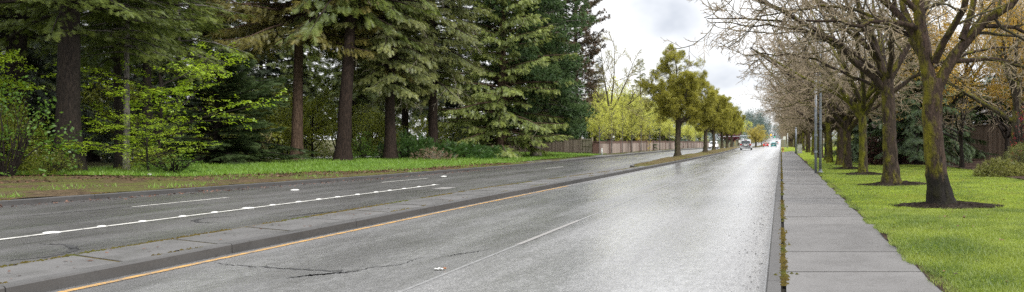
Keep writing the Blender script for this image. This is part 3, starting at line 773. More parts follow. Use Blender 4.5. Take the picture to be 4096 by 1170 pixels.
gritP = np.stack([-.25-np.abs(rg.normal(size=500))*.28, rg.uniform(5, 24, 500), np.full(500, .01)], 1)
flecks('grit', gritP, .028, plain('dark grit', (.015,.014,.013), .9), 14, .2)
Pw = zone(700, 4.5, 40, lambda y: lawnE(y)+.05, lambda y: mulE(y), lambda x, y: hr(x, y)+.035)
flecks('fallen_leaves', Pw, .05, LF['litter'], 19)
bitsP = zone(160, 7, 40, lambda y: medL(y)+.15, lambda y: medR(y)-.25, lambda x, y: 0*x+.15)
flecks('fallen_leaves', bitsP, .06, LF['litter'], 15, .15)
# twigs and bark bits in the mulch rings
for i, (x, y, rx, ry) in enumerate(RINGS):
    rng = np.random.default_rng(40+i); n = 48
    a = np.linspace(0, 2*PI, n, endpoint=False); rads = np.linspace(0, 1, 9)
    edge = 1 + .16*np.sin(3*a+i) + .12*np.sin(7*a+2*i) + .09*rng.normal(size=n)
    stretch = np.where(np.cos(a) > 0, 1.15, 1.0)
    v = []; fs = []
    for q, r in enumerate(rads):
        X = x + np.cos(a)*rx*edge*stretch*r; Y = y + np.sin(a)*ry*edge*r
        Z = hr(X, Y) + .012 + .10*(1-r**1.5)*(1 - .0*r) + .015*rng.normal(size=n)*(r < .99)
        if r == 1: Z = hr(X, Y) - .01
        v.append(np.stack([X, Y, Z], 1))
    for q in range(8):
        for j in range(n): fs.append([q*n+j, (q+1)*n+j, (q+1)*n+(j+1)%n, q*n+(j+1)%n])
    mb = MB().add(np.concatenate(v) - np.array([x, y, 0]), fs)
    root = thing('mulch_ring', ['dark bark mulch ring around the foot of the nearest mossy street tree', 'dark mulch ring around the second mossy street tree', 'thin mulch ring around the third mossy street tree', 'small mulch ring around the fourth mossy street tree beyond the steel poles'][i], 'mulch ring', (x, y, 0), group='mulch rings under the street trees')
    mb.build('mulch_mound', MT['mulch'], root)
    r = rng.uniform(0, 1.0, 420)**.6*1.25; a = rng.uniform(0, 2*PI, 420)
    X = x + np.cos(a)*r*rx; Y = y + np.sin(a)*r*ry
    P = np.stack([X, Y, hr(X, Y) + .03 + .09*(1-r**1.5).clip(0)], 1) - np.array([x, y, 0])
    mb = MB(); aa = rng.uniform(0, 2*PI, 420)
    bake(mb, np.array([(-.5,-.18,0),(.5,-.12,0),(.5,.15,.05),(-.5,.18,.05),(0,0,.2)]), np.array([[0,1,4],[1,2,4],[2,3,4],[3,0,4]]), P, np.stack([np.cos(aa), np.sin(aa), .3*rng.normal(size=420)], 1), UPV+.4*rng.normal(size=(420,3)), rng.uniform(.03,.09,420))
    tag(mb.build('bark_chips', MT['mulch'], root), kind='stuff')

# ================================================================== TREES OF THE LEFT WOODS
def at(x, y, dz=0.0): return (x, y, float(hl(np.array(x), np.array(y))) + dz)
firA = conifer('fir_tree', 'massive dark fir with thick flaring trunk at the far left edge of the woods', 'tree', 11, 24, 6.3, 5.2, .40, LF['fir'], BK['dark'], 'fir', 2.6, .17, .05, flare=1.75, frond=.27, step=.36)
put(firA, at(-27.7, 29.5), 2.2)
dup(firA, at(-34.6, 34.5), 4.0, .95, 'dark fir trunk in deep shade at the left rim, behind the massive flaring fir')
slim = conifer('fir_tree', 'slim pale grey trunk of a young fir beside the bright maple branches', 'tree', 12, 17, 5.0, 2.6, .12, LF['fir'], BK['grey'], 'fir', 1.7, .25, .1, lean=(.25,0), flare=1.3, frond=.34)
put(slim, at(-27.8, 32.2), .6)
slimd = conifer('fir_tree', 'dark narrow fir trunk directly left of the slim pale grey trunk', 'tree', 13, 18, 5.2, 2.8, .18, LF['fir'], BK['dark'], 'fir', 1.7, .25, .1, flare=1.4, frond=.34)
put(slimd, at(-29.3, 33.6), 2.6)
dup(slimd, at(-31.7, 38.0), 5.0, 1.1, 'dark fir trunk behind the bright maple branches, right of the slim pale trunk')
dup(slim, at(-32.0, 40.5), 3.0, (1.25,1.25,1.0), 'grey barked trunk half hidden behind the tips of the bright maple branches')
goldfir = conifer('fir_tree', 'fir with straight bare reddish trunk and golden tipped hanging foliage', 'tree', 14, 25, 7.7, 6.0, .33, LF['firgold'], BK['firred'], 'spruce', 3.4, .16, .02, flare=1.35, frond=.34, step=.42)
put(goldfir, at(-30.9, 48.6), 1.0)
tallfir = conifer('fir_tree', 'tall dark fir with thick leaning trunk, bare of foliage at the bottom', 'tree', 15, 27, 9.4, 4.2, .41, LF['fir'], BK['fir'], 'fir', 1.3, .32, .0, lean=(1.1,.2), flare=1.4)
put(tallfir, at(-27.4, 47.6), .4)
dup(tallfir, at(-37.8, 50), 2.2, (.8,.8,.92), 'tall fir with bare dark trunk showing against sky above the dark bushy cedar')
spruce = conifer('spruce_tree', 'grey green spruce with curtains of hanging foliage left of the other conifers by the verge', 'tree', 16, 24, 4.9, 3.6, .35, LF['spruce'], BK['fir'], 'spruce', 4.2, .24, .02, flare=1.6, frond=.31, step=.62, prof=([0,.1,.5,1],[.8,1,.95,.1]), dead=70)
put(spruce, at(-26.2, 51.0), .3)
dup(spruce, at(-28.7, 58.0), 2.1, (.8,.8,.9), 'thinner spruce trunk between the two stout spruce trunks at the verge')
dup(spruce, at(-25.2, 55.0), 4.2, (.95,.95,1.05), 'stout spruce trunk with low drooping boughs, right one of the spruces at the verge')
deodar = conifer('cedar_tree', 'broad deodar cedar with tiers of pale drooping branch tips', 'tree', 17, 24, 1.0, 5.9, .42, LF['deodar'], BK['firred'], 'deodar', 2.9, .20, .16, frond=.36, step=.58, taper=.8, dead=25)
put(deodar, at(-22.4, 61.0), 1.2)
redwood = conifer('sequoia_tree', 'dark sequoia with dense puffy column of foliage in front of the fence', 'tree', 18, 26, 1.7, 3.9, .36, LF['redwood'], BK['grey'], 'redwood', 2.2, .22, .25, frond=.42, step=.42, prof=([0,.05,.2,.5,.8,1],[.75,.95,1.0,.85,.55,.1]))
put(redwood, at(-20.6, 63.8), .5)
pine = conifer('pine_tree', 'tall pine with reddish dead tufts and ragged side branches rising behind the fence', 'tree', 19, 25, 2.5, 3.7, .35, LF['pine'], BK['fir'], 'pine', 1.9, .05, .12, frond=.5, prof=([0,.2,.5,.75,1],[.8,.9,.85,.85,.3]))
put(pine, at(-23.2, 86), 2.0)
darkcedar = conifer('cedar_tree', 'dark bushy cedar with foliage down to the ground beside the bright maple', 'tree', 20, 7.6, .15, 3.5, .2, LF['cedar'], BK['dark'], 'cedar', 3.2, .22, .20, frond=.36, step=.30, prof=([0,.1,.35,.7,1],[.8,1.0,.95,.6,.1]))
put(darkcedar, at(-31.0, 41.8), .3, (1.05,1.05,.80))
# background conifers: counted one by one, told apart by nothing
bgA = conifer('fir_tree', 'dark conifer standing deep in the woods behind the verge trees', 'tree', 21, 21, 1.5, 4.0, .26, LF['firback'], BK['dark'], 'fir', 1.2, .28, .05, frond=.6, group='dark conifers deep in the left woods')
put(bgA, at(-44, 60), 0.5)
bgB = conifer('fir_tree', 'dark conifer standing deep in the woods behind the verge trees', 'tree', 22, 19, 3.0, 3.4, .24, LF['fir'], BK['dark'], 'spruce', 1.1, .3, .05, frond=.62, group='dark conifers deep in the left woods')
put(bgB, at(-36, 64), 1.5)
rt = np.random.default_rng(99)
spots = [(-52,52),(-58,60),(-41,76),(-30.5,72),(-70,74),(-76,88),(-45,97),(-36,90),(-29,95),(-33,112),(-80,112),(-95,104),(-92,122),(-40,130),(-27,82),(-43,47.5),(-49,43),(-41,40.5),(-56,50),(-66,62),(-78,72),(-36,150),(-42,66.5),(-46.5,69),(-39.5,72),(-52,76),(-57,92),(-44,86),(-52.5,64),(-49.5,60)]
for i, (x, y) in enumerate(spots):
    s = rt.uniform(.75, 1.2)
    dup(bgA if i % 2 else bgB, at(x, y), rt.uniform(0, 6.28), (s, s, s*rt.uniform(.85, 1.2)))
for x, y in [(-36,24),(-42,30),(-39,16),(-47,22),(-52,33),(-34,8),(-44,6)]:
    dup(bgB if x % 2 else bgA, at(x, y), rt.uniform(0, 6.28), .95)
# ---- broadleaf understorey
maple = tree('maple_tree', 'bright green vine maple spreading layered sprays of young leaves around the slim pale trunk', 'tree', 31,
    [(0,0,-.1,.07),(.1,0,.8,.06),(.15,.1,2.2,.05),(.1,.1,3.6,.04)],
    dict(n=11, len=3.7, t0=.15, t1=1.0, ang=66, sd=10, wig=.05, trop=-.022, rr=.6, shrink=.25),
    [dict(m=9, t0=.15, t1=1, ang=48, angsd=10, ratio=.42, nseg=5, wig=.06, trop=-.03, flat=.75, rmin=.006, fine=False),
     dict(m=4, t0=.2, t1=1, ang=42, angsd=10, ratio=.45, nseg=3, wig=.06, trop=-.05, flat=.8, rmin=.004)],
    BK['dark'], BK['dark'], BK['dark'], LF['maple'], FLAT, .32, 2, lflat=True, lzone=.1, tsides=8, tint0=.8)
put(maple, at(-27.0, 32.8), .3, (1.2,1.0,1.2))
dup(maple, at(-30.2, 27.8), 2.4, (.95,.95,1.25), 'yellow green maple sprays hanging in at the left edge of the picture')
dup(maple, at(-24.6, 29.6), 4.0, (.6,.6,.5), 'low bright green maple sapling at the leaf litter right of the massive fir')
bramble = shrub('leafy_shrub', 'deep green large leaved bush pushing up in front of the massive fir trunk', 'shrub', 41, 1.7, 1.0, 2.9, LF['bramble'], BK['dark'], 210, .40, FLAT, shell=.35, lump=.4)
put(bramble, at(-27.9, 27.4), 0)
under = shrub('understorey_shrub', 'shaded olive green bush in the undergrowth of the left woods', 'shrub', 42, 1.7, 1.5, 2.3, LF['under'], BK['dark'], 600, .38, LEAF, shell=.35, group='undergrowth bushes in the left woods')
put(under, at(-29.6, 28.6), 0)
for i, (x, y, s, h) in enumerate([(-31.5,30,1.0,1.1),(-33.5,32,1.1,1.2),(-30.4,26.8,.8,.7),(-27.0,28.2,.45,.35),(-25.3,30.6,.5,.4),(-36.3,46.5,.9,1.1),(-33.8,52,1.0,1.2),(-31.2,54,1.0,1.3),(-35.5,56,1.2,1.6),(-38.8,57,1.2,1.5),(-32.5,60,1.2,1.5),(-29.4,63,1.0,1.3),(-41.5,53,1.1,1.4),(-45.5,51,1.1,1.3),(-27.4,62,.9,1.0),(-48,58,1.3,1.6),(-54,64,1.4,1.7),(-38,70,1.4,1.7),(-31,80,1.2,1.2),(-35,84,1.4,1.7),(-44,66,1.4,1.8),(-60,70,1.5,1.9),(-66,68,1.4,1.6),(-38,36,.9,.8),(-41,38.5,1.0,1.1)]):
    dup(under, at(x, y), rt.uniform(0,6), (s,s,h))
spray = tree('understorey_tree', 'small yellow green tree in the shade between the dark cedar and the reddish trunk', 'tree', 43,
    [(0,0,-.1,.06),(.05,0,1.2,.05),(.1,.1,3.0,.03)], dict(n=12, len=1.9, t0=.15, t1=1, ang=60, sd=12, wig=.08, trop=.01, rr=.6, shrink=.3),
    [dict(m=7, t0=.2, t1=1, ang=45, angsd=12, ratio=.45, nseg=4, wig=.08, trop=-.01, flat=.5, rmin=.005)],
    BK['dark'], BK['dark'], BK['dark'], LF['under'], FLAT, .42, 5, lzone=.1, tsides=7, tint0=1.0)
put(spray, at(-33.0, 47.6), .3, 1.25)
for x, y, s, lb in [(-35.2,50.0,1.5,'yellow green understorey tree just right of the dark bushy cedar'),(-31.8,51.6,1.2,'leafy understorey tree behind the reddish bare trunk'),(-28.2,54.5,.8,'small leafy bush tree between the leaning trunk and the spruces'),(-39.8,45.8,1.4,'yellow green understorey tree hidden behind the dark bushy cedar')]:
    dup(spray, at(x, y), rt.uniform(0,6), s, lb)
sap = tree('sapling', 'thin bare sapling standing in the grass in front of the reddish trunk', 'sapling', 44,
    [(0,0,-.05,.022),(.02,0,.7,.018),(.06,0,1.9,.01)], dict(n=9, len=.95, t0=.35, t1=1, ang=55, sd=12, wig=.08, trop=.03, rr=.55, shrink=.3),
    [dict(m=5, t0=.3, t1=1, ang=40, angsd=10, ratio=.4, nseg=3, wig=.08, trop=.02, rmin=.004)], BK['budtwig'], BK['budtwig'], BK['budtwig'], tsides=6)
put(sap, at(*[-29.5, 43.6]), 0)
fern = shrub('evergreen_shrub', 'low fern green evergreen shrub spreading below the deodar cedar', 'shrub', 45, 3.0, 1.6, 1.25, LF['fern'], BK['dark'], 900, .42, FROND, shell=.3, droop=.4)
put(fern, at(-22.9, 53.5), 0, (.9,.9,.8))
dup(fern, at(-21.4, 56.8), 1.9, (.5,.6,.6), 'low fern green evergreen shrub in front of the sequoia and fence end')
dup(fern, at(-25.8, 52.6), .7, (.65,.8,1.25), 'rounded green bush right of the stout right spruce trunk')
dup(fern, at(-23.2, 84.0), .7, (1.1,1.0,2.9), 'tall bright green bush leaning over the fence below the pine')
brush = shrub('dead_brush', 'heap of dry brown brush at the edge of the grass below the deodar', 'brush', 46, 1.4, .7, .75, LF['dead'], BK['deadtwig'], 160, .22, TUFT, shell=.2, stems=16)
put(brush, at(-23.2, 50.8), 0)
ivy = shrub('leafy_shrub', 'small bright green leafy shrub right of the leaning dark trunk', 'shrub', 47, .65, .5, 1.7, LF['bramble'], BK['dark'], 260, .28, LEAF, shell=.2)
put(ivy, at(-27.6, 50.2), 0)
dup(ivy, at(-23.9, 29.9), 1, (1.3,1.2,.45), 'low green shrub at the border of leaf litter and grass')
dup(ivy, at(-33.2, 41.0), 1, (.8,.8,.6), 'small green plant at the foot of the dark bushy cedar')

# ================================================================== MEDIAN AND FAR LEFT TREES
M1 = tree('median_tree', 'largest olive leaved tree on the median, wispy at its top', 'tree', 51,
    [(0,0,-.1,.25),(-.02,0,1.0,.22),(.03,0,2.2,.21),(.08,0,3.2,.2)],
    [[(.05,0,2.9,.15),(0,.1,4.5,.11),(-.1,0,6.5,.07),(-.15,0,9.0,.02)], [(.05,0,2.4,.12),(.6,.2,3.5,.10),(1.2,.3,4.8,.06),(1.7,.3,6.8,.02)],
     [(.05,0,2.9,.11),(-.7,.2,3.9,.09),(-1.5,.2,4.9,.05),(-2.3,.1,6.2,.02)], [(.05,0,3.0,.1),(.2,-.8,4.2,.08),(.3,-1.6,5.4,.04),(.3,-2.1,6.8,.02)],
     [(.05,0,3.0,.1),(.3,.9,4.2,.08),(.5,1.7,5.4,.04),(.5,2.3,6.6,.02)], [(.05,0,2.7,.1),(-.5,-.6,3.7,.08),(-1.2,-1.2,4.6,.05),(-1.9,-1.6,5.4,.02)],
     [(.05,0,2.7,.1),(.9,-.4,3.4,.08),(1.9,-.6,4.2,.05),(2.7,-.6,5.0,.02)], [(0,0,3.2,.1),(-.3,.1,5.0,.08),(-.6,.2,7,.04),(-1.0,.2,8.6,.02)]],
    [dict(m=14, t0=.12, t1=1, ang=52, angsd=14, ratio=.42, nseg=5, wig=.12, trop=.01, rmin=.012, fine=False),
     dict(m=7, t0=.15, t1=1, ang=48, angsd=12, ratio=.5, nseg=4, wig=.12, trop=.01, rmin=.008),
     dict(m=5, t0=.2, t1=1, ang=48, angsd=14, ratio=.55, nseg=3, wig=.12, trop=.0, rmin=.006)],
    BK['olive'], BK['olive'], BK['olive'], LF['olive'], LEAF, .21, 11, lzone=.1)
def bz(x, y): return float(bedz(np.array(float(x)), np.array(float(y))))
put(M1, (-8.35, 61.5, bz(-8.35,61.5)-.03), .4, (1.02,1.02,.95))
for i, (x, y, s, lb) in enumerate([(-8.3,83.5,.86,'second olive leaved median tree, pale slender trunk'),(-9.2,104,.86,'third olive leaved median tree, thin dark trunk'),(-9.4,121,.9,'fourth olive leaved median tree counting from the near end'),(-9.75,137,.9,'fifth olive leaved median tree beside the purple tree'),(-9.9,152,.92,'sixth olive leaved median tree just left of the silver minivan')]):
    dup(M1, (x, y, bz(x,y)-.03), 1.0+i*1.7, (s*1.1,s*1.1,s), lb)
lime = tree('young_tree', 'slender young lime green tree before the boundary wall, nearest to its pillar', 'tree', 52,
    [(0,0,-.05,.05),(.03,0,1.5,.045),(.0,0,3.0,.035),(.05,0,4.8,.015)],
    dict(n=22, len=1.5, t0=.32, t1=1, ang=50, sd=10, wig=.07, trop=.05, rr=.6, shrink=.45),
    [dict(m=7, t0=.2, t1=1, ang=45, angsd=12, ratio=.42, nseg=4, wig=.08, trop=.03, rmin=.006)],
    BK['grey'], BK['grey'], BK['grey'], LF['lime'], LEAF, .30, 4, lzone=.15, tsides=7, tint0=.7)
ty = [74.6,80.0,85.6,91,97,103,112,122,133,146,158]
nm = ['second','third','fourth','fifth','sixth','seventh','eighth','ninth','tenth','eleventh']
for i, y in enumerate(ty):
    p = (-17.85, y, .13+float(gz(y)))
    if i == 0: put(lime, p, 0, (1,1,1.05))
    else: dup(lime, p, i*1.3, (1.1+.35*math.sin(i*2.3), 1.1+.35*math.sin(i*2.3), 1.12+.22*math.sin(i*3.1+1)), nm[i-1]+' slender lime green young tree along the boundary wall from the pillar')
lime['group'] = 'young lime trees along the boundary wall'
for o in bpy.data.objects:
    if o.get('category') == 'tree' and o.name.startswith('young_tree'): o['group'] = 'young lime trees along the boundary wall'
limebig = tree('lime_tree', 'bushy lime yellow tree spilling over behind the boundary wall', 'tree', 53,
    [(0,0,-.1,.14),(.05,0,1.2,.12),(.0,.1,2.4,.09)], dict(n=11, len=3.2, t0=.3, t1=1, ang=38, sd=12, wig=.07, trop=.04, rr=.6, shrink=.2),
    [dict(m=8, t0=.2, t1=1, ang=46, angsd=12, ratio=.42, nseg=4, wig=.09, trop=.02, rmin=.01, fine=False), dict(m=5, t0=.2, t1=1, ang=45, angsd=12, ratio=.5, nseg=3, wig=.09, trop=.0, rmin=.007)],
    BK['olive'], BK['olive'], BK['olive'], LF['lime'], LEAF, .42, 3, lzone=.1, group='bushy lime trees behind the boundary wall')
put(limebig, at(-20.6, 84), 0, .85)
for x, y, s in [(-21.0,93,1.15),(-21.4,101,1.35),(-20.4,110,1.0),(-22,119,1.5),(-20.5,131,1.1),(-21.5,143,1.05),(-21,157,1.0),(-21,172,1.1),(-20,188,1.1),(-24,99,1.55),(-26,120,2.1),(-23.5,134,2.0),(-22.5,108,1.7)]:
    dup(limebig, at(x, y), rt.uniform(0,6), s)
forsy = shrub('flowering_shrub', 'bright yellow flowering shrub peeping over the boundary wall', 'shrub', 54, 1.0, .8, 3.1, LF['forsythia'], BK['budtwig'], 260, .3, LEAF, shell=.3, lump=.4)
put(forsy, at(-18.9, 104), 0)
birch = tree('bare_tree', 'tall pale tree with only first buds rising behind the boundary wall beside the pine', 'tree', 55,
    [(0,0,-.1,.24),(.1,0,2.5,.2),(.0,0,5.0,.16)],
    [[(0,0,4.5,.13),(-.5,0,7.0,.09),(-1.0,.2,10,.05),(-1.2,.2,12.8,.02)], [(0,0,4.6,.12),(.9,.2,6.4,.09),(1.9,.3,8.6,.05),(2.8,.2,11.2,.02)], [(0,0,4.9,.11),(.2,.3,7.5,.09),(.4,.5,10,.05),(.3,.5,13.4,.02)],
     [(0,0,4.2,.1),(1.4,-.3,5.2,.08),(3.0,-.4,6.2,.05),(4.4,-.4,7.8,.02)], [(0,0,4.4,.1),(-1.2,-.3,5.8,.07),(-2.2,-.4,7.8,.04),(-2.9,-.4,10,.02)], [(0,0,3.4,.08),(1.6,.3,3.9,.06),(3.2,.3,4.6,.03),(4.4,.2,5.6,.015)]],
    [dict(m=9, t0=.25, t1=1, ang=42, angsd=12, ratio=.38, nseg=5, wig=.1, trop=.04, rmin=.03, fine=False), dict(m=8, t0=.2, t1=1, ang=42, angsd=12, ratio=.48, nseg=4, wig=.1, trop=.03, rmin=.02)],
    BK['olive'], BK['budtwig'], BK['budtwig'], LF['palebud'], SMALL, .45, 4, lzone=.3)
put(birch, at(-20.4, 91), 0)
ptc = conifer('fir_tree', 'slender pointed conifer behind the boundary wall left of the largest median tree', 'tree', 56, 14.5, 2, 2.6, .2, leaf('yellowish conifer needles', (.05,.07,.02), (.17,.19,.06), .25, (.28,.27,.08)), BK['firred'], 'fir', .9, .3, .12, frond=.6)
put(ptc, at(-22.4, 121), 0)
dup(darkcedar, at(-22.0, 109), 1, (1.1,1.1,1.0), 'dark conifer among the lime yellow trees behind the boundary wall')
dup(darkcedar, at(-21.5, 135), 2, (1.1,1.1,.9), 'farther dark conifer among the lime yellow trees behind the boundary wall')
purple = tree('plum_tree', 'purple leaved plum tree at the far end of the left lanes', 'tree', 57, [(0,0,-.1,.2),(0,0,1.0,.18),(.05,0,2.0,.15)], dict(n=10, len=4.6, t0=.4, t1=1, ang=38, sd=12, wig=.07, trop=.03, rr=.6, shrink=.2),
    [dict(m=8, t0=.2, t1=1, ang=46, angsd=12, ratio=.42, nseg=4, wig=.09, trop=.02, rmin=.012, fine=False), dict(m=4, t0=.2, t1=1, ang=45, angsd=12, ratio=.5, nseg=3, wig=.09, trop=.0, rmin=.008)], BK['dark'], BK['dark'], BK['dark'], LF['purple'], LEAF, .6, 3, lzone=.05)
put(purple, (-14.8, 232, float(gz(232))), 0, 1.15)
dup(purple, (-17.5, 250, float(gz(250))), 2, 1.1, 'second purple plum tree behind the first at the far end of the left lanes')
yround = tree('round_tree', 'round golden yellow tree on the far median beyond the minivan', 'tree', 58, [(0,0,-.1,.2),(0,0,1.0,.18),(.05,0,2.2,.15)], dict(n=12, len=4.4, t0=.5, t1=1, ang=42, sd=14, wig=.07, trop=.04, rr=.6, shrink=.1),
    [dict(m=9, t0=.2, t1=1, ang=46, angsd=12, ratio=.42, nseg=4, wig=.09, trop=.02, rmin=.012, fine=False), dict(m=5, t0=.2, t1=1, ang=45, angsd=12, ratio=.5, nseg=3, wig=.09, trop=.0, rmin=.008)], BK['olive'], BK['olive'], BK['olive'], leaf('golden leaves', (.17,.13,.02), (.42,.34,.06), .35, (.5,.42,.08)), LEAF, .55, 3, lzone=.05)
put(yround, (-7.3, 218, float(gz(218))+.1), 0, (.92,.92,1.05))
dup(yround, (-8.5, 262, float(gz(262))+.1), 2, .95, 'second golden tree partly hidden behind the round golden one on the far median')
dup(yround, (-7.6, 300, float(gz(300))+.1), 4, .9, 'third golden tree at the far end of the distant median')
# far woods where the road climbs away
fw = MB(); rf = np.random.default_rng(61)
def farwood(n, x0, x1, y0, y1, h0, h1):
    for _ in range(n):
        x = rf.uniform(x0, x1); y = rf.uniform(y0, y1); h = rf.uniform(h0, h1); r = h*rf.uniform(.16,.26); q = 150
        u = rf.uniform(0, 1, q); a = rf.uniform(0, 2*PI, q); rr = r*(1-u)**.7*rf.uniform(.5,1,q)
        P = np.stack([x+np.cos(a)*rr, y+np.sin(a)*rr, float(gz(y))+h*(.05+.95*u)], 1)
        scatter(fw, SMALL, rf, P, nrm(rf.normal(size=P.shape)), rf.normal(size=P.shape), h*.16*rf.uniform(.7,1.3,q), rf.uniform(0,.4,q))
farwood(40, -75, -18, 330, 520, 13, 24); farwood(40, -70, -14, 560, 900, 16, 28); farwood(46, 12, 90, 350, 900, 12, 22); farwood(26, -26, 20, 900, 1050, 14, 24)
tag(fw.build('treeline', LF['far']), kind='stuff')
tag(dup(limebig, (-18.5, 330, float(gz(330))), 1.0, 2.6, 'pale green tall tree in the distance above the golden round tree'), cat='tree', group='pale far trees')

# ================================================================== STREET TREES ON THE RIGHT
BARE = [dict(m=11, t0=.18, t1=1, ang=50, angsd=15, ratio=.48, nseg=8, wig=.16, trop=.008, rr=.38, rmin=.012, fine=False),
        dict(m=8, t0=.10, t1=1, ang=48, angsd=15, ratio=.50, nseg=6, wig=.16, trop=-.012, rr=.5, rmin=.0085),
        dict(m=6, t0=.15, t1=1, ang=42, angsd=14, ratio=.52, nseg=4, wig=.13, trop=-.01, rr=.6, rmin=.0058)]
G_ST = 'mossy bare street trees along the sidewalk'
st1 = tree('street_tree', 'nearest bare street tree, mossy forked trunk with a charred black base', 'tree', 71,
    [(0,0,-.1,.25),(-.10,0,.5,.24),(-.17,0,1.05,.23),(-.24,0,1.95,.215),(-.24,0,2.6,.225),(-.22,0,2.85,.2)],
    [[(-.26,0,2.5,.20),(-.36,0,3.1,.185),(-.45,.02,3.8,.165),(-.53,.1,4.6,.145),(-.8,.2,6.2,.10),(-1.0,.1,8.2,.04)],
     [(-.18,0,2.45,.15),(-.02,0,3.0,.14),(.22,-.05,3.55,.135),(.55,-.1,3.8,.12),(.9,-.1,4.0,.11),(1.43,-.1,4.45,.10),(2.4,-.2,5.6,.07),(3.3,-.3,7,.03)],
     [(-.42,0,3.9,.085),(-1.0,-.2,4.12,.07),(-1.9,-.5,3.95,.05),(-3.1,-.8,4.0,.025)],
     [(.05,0,3.2,.07),(1.0,.3,3.35,.05),(2.2,.5,3.1,.036),(3.6,.7,2.75,.02)],
     [(-.3,.05,3.0,.12),(-.6,.9,4.2,.1),(-.8,2.0,5.8,.07),(-1.2,2.8,7.5,.03)],
     [(-.2,-.05,3.2,.1),(.3,-.9,4.6,.08),(.8,-1.9,6,.05),(1.0,-2.6,7.6,.02)],
     [(-.35,0,3.5,.1),(-1.5,.3,4.9,.08),(-3.0,.4,5.8,.06),(-4.8,.3,6.1,.025)],
     [(.4,-.1,3.7,.09),(.75,.0,4.6,.08),(.95,.2,6.0,.06),(1.4,.3,7.8,.03)],
     [(.9,-.1,4.0,.06),(1.8,.4,4.05,.045),(3.0,.7,3.75,.03),(4.2,.9,3.6,.015)],
     [(-.5,.05,4.3,.08),(-1.6,-.3,5.2,.06),(-3.2,-.7,5.9,.045),(-5.4,-1.0,6.2,.02)],
     [(-.4,.02,3.6,.06),(-1.2,.6,4.3,.05),(-2.6,1.2,4.7,.035),(-4.2,1.6,4.5,.015)]],
    BARE, bark('mossy bark charred at its foot', (.016,.010,.008), (.085,.055,.042), (.19,.17,.012), .36, 6, .10, 1.05), BK['limb'], BK['twig'], group=G_ST, limbk=.9, flare=1.75, lobes=.16, tsides=22)
put(st1, (3.6, 16.9, .16))
st2 = tree('street_tree', 'second bare street tree from the front, thick dark straight trunk over a wide mulch ring', 'tree', 72,
    [(0,0,-.1,.25),(-.03,0,.6,.235),(-.08,0,1.6,.215),(-.12,0,2.8,.21),(-.15,0,3.5,.2)],
    [[(-.15,0,3.2,.17),(-.5,0,4.4,.15),(-1.1,.1,6.0,.11),(-1.5,.1,8.4,.04)],
     [(-.1,0,3.0,.15),(-1.0,-.2,3.9,.125),(-2.3,-.3,4.9,.10),(-4.2,-.3,6.0,.07),(-7.2,-.3,6.5,.02)],
     [(-.3,0,3.8,.10),(-1.4,.3,5.4,.08),(-3.4,.6,7.0,.055),(-6.4,.8,7.9,.018)],
     [(-.2,0,3.4,.08),(-1.3,-.7,4.3,.06),(-3.0,-1.3,4.9,.042),(-5.6,-1.7,5.0,.016)],
     [(-.12,0,3.3,.15),(.6,.2,4.6,.12),(1.4,.4,6.2,.08),(2.0,.5,8.4,.03)],
     [(-.1,0,3.0,.075),(-1.3,.6,3.6,.055),(-2.9,1.0,4.3,.04),(-4.6,1.2,4.3,.018)],
     [(-.1,0,3.1,.10),(-1.6,.6,4.5,.08),(-3.6,.9,5.5,.05),(-6.0,1.0,5.5,.018)],
     [(-.3,0,3.9,.09),(-1.2,-.9,5.4,.07),(-2.6,-1.5,6.8,.045),(-4.2,-1.9,7.4,.018)],
     [(-.1,0,3.2,.12),(-.2,1.1,4.6,.1),(-.3,2.4,6,.07),(-.3,3.4,7.8,.03)],
     [(-.1,0,3.3,.12),(-.1,-1.1,4.8,.1),(-.3,-2.2,6.2,.06),(-.2,-3.0,7.8,.03)],
     [(0,0,3.0,.1),(1.4,-.2,3.9,.08),(2.9,-.3,4.4,.05),(4.6,-.2,4.4,.02)],
     [(-.5,0,4.2,.09),(-1.9,.2,5.4,.075),(-3.4,.1,6.9,.05),(-4.9,0,8.0,.02)]],
    BARE, BK['mossy'], BK['limb'], BK['twig'], group=G_ST, limbk=.82, lobes=.16, tsides=20, flare=1.75)
put(st2, (3.55, 24.4, .17))
st3 = tree('street_tree', 'third bare street tree, slim trunk furred with bright moss', 'tree', 73,
    [(0,0,-.1,.19),(0,0,.8,.175),(-.05,0,2.0,.165),(-.15,0,3.2,.15)],
    dict(n=11, len=6.6, t0=.72, t1=1.0, ang=46, sd=10, wig=.06, trop=.012, rr=.68, shrink=.1),
    BARE, bark('bright mossy bark', (.016,.012,.008), (.08,.06,.045), (.17,.165,.012), .70, 6, .14), BK['limb'], BK['twig'], group=G_ST, flare=1.5)
put(st3, (3.42, 31.6, .17), 1.0)
st4 = tree('street_tree', 'fourth bare street tree with a dark trunk leaning a little, just beyond the steel poles', 'tree', 74,
    [(0,0,-.1,.22),(0,.0,.8,.20),(.04,0,1.8,.19),(.02,0,2.7,.18)],
    dict(n=11, len=6.8, t0=.7, t1=1.0, ang=54, sd=9, wig=.06, trop=.018, rr=.7, shrink=.1),
    BARE, BK['mossy'], BK['limb'], BK['twigfar'], group=G_ST, flare=1.6)
put(st4, (3.3, 37.8, .17), 2.0)
row = [43.3,48.6,54,59.8,66,72.5,79,86,93,101,109,118,127,137,148,160,172,185]
ords = ['fifth','sixth','seventh','eighth','ninth','tenth']
for i, y in enumerate(row):
    src = [st4, st3, st4, st2][i % 4]; s = rt.uniform(.9, 1.06)
    lb = ords[i]+' mossy bare street tree along the sidewalk counted from the front' if i < len(ords) else 'mossy bare street tree in the crowded far part of the row by the sidewalk'
    dup(src, (3.15+rt.normal()*.12, y, float(gz(y))+.15), rt.uniform(0, 6.28), (s, s, s*rt.uniform(.95,1.1)), lb, G_ST)
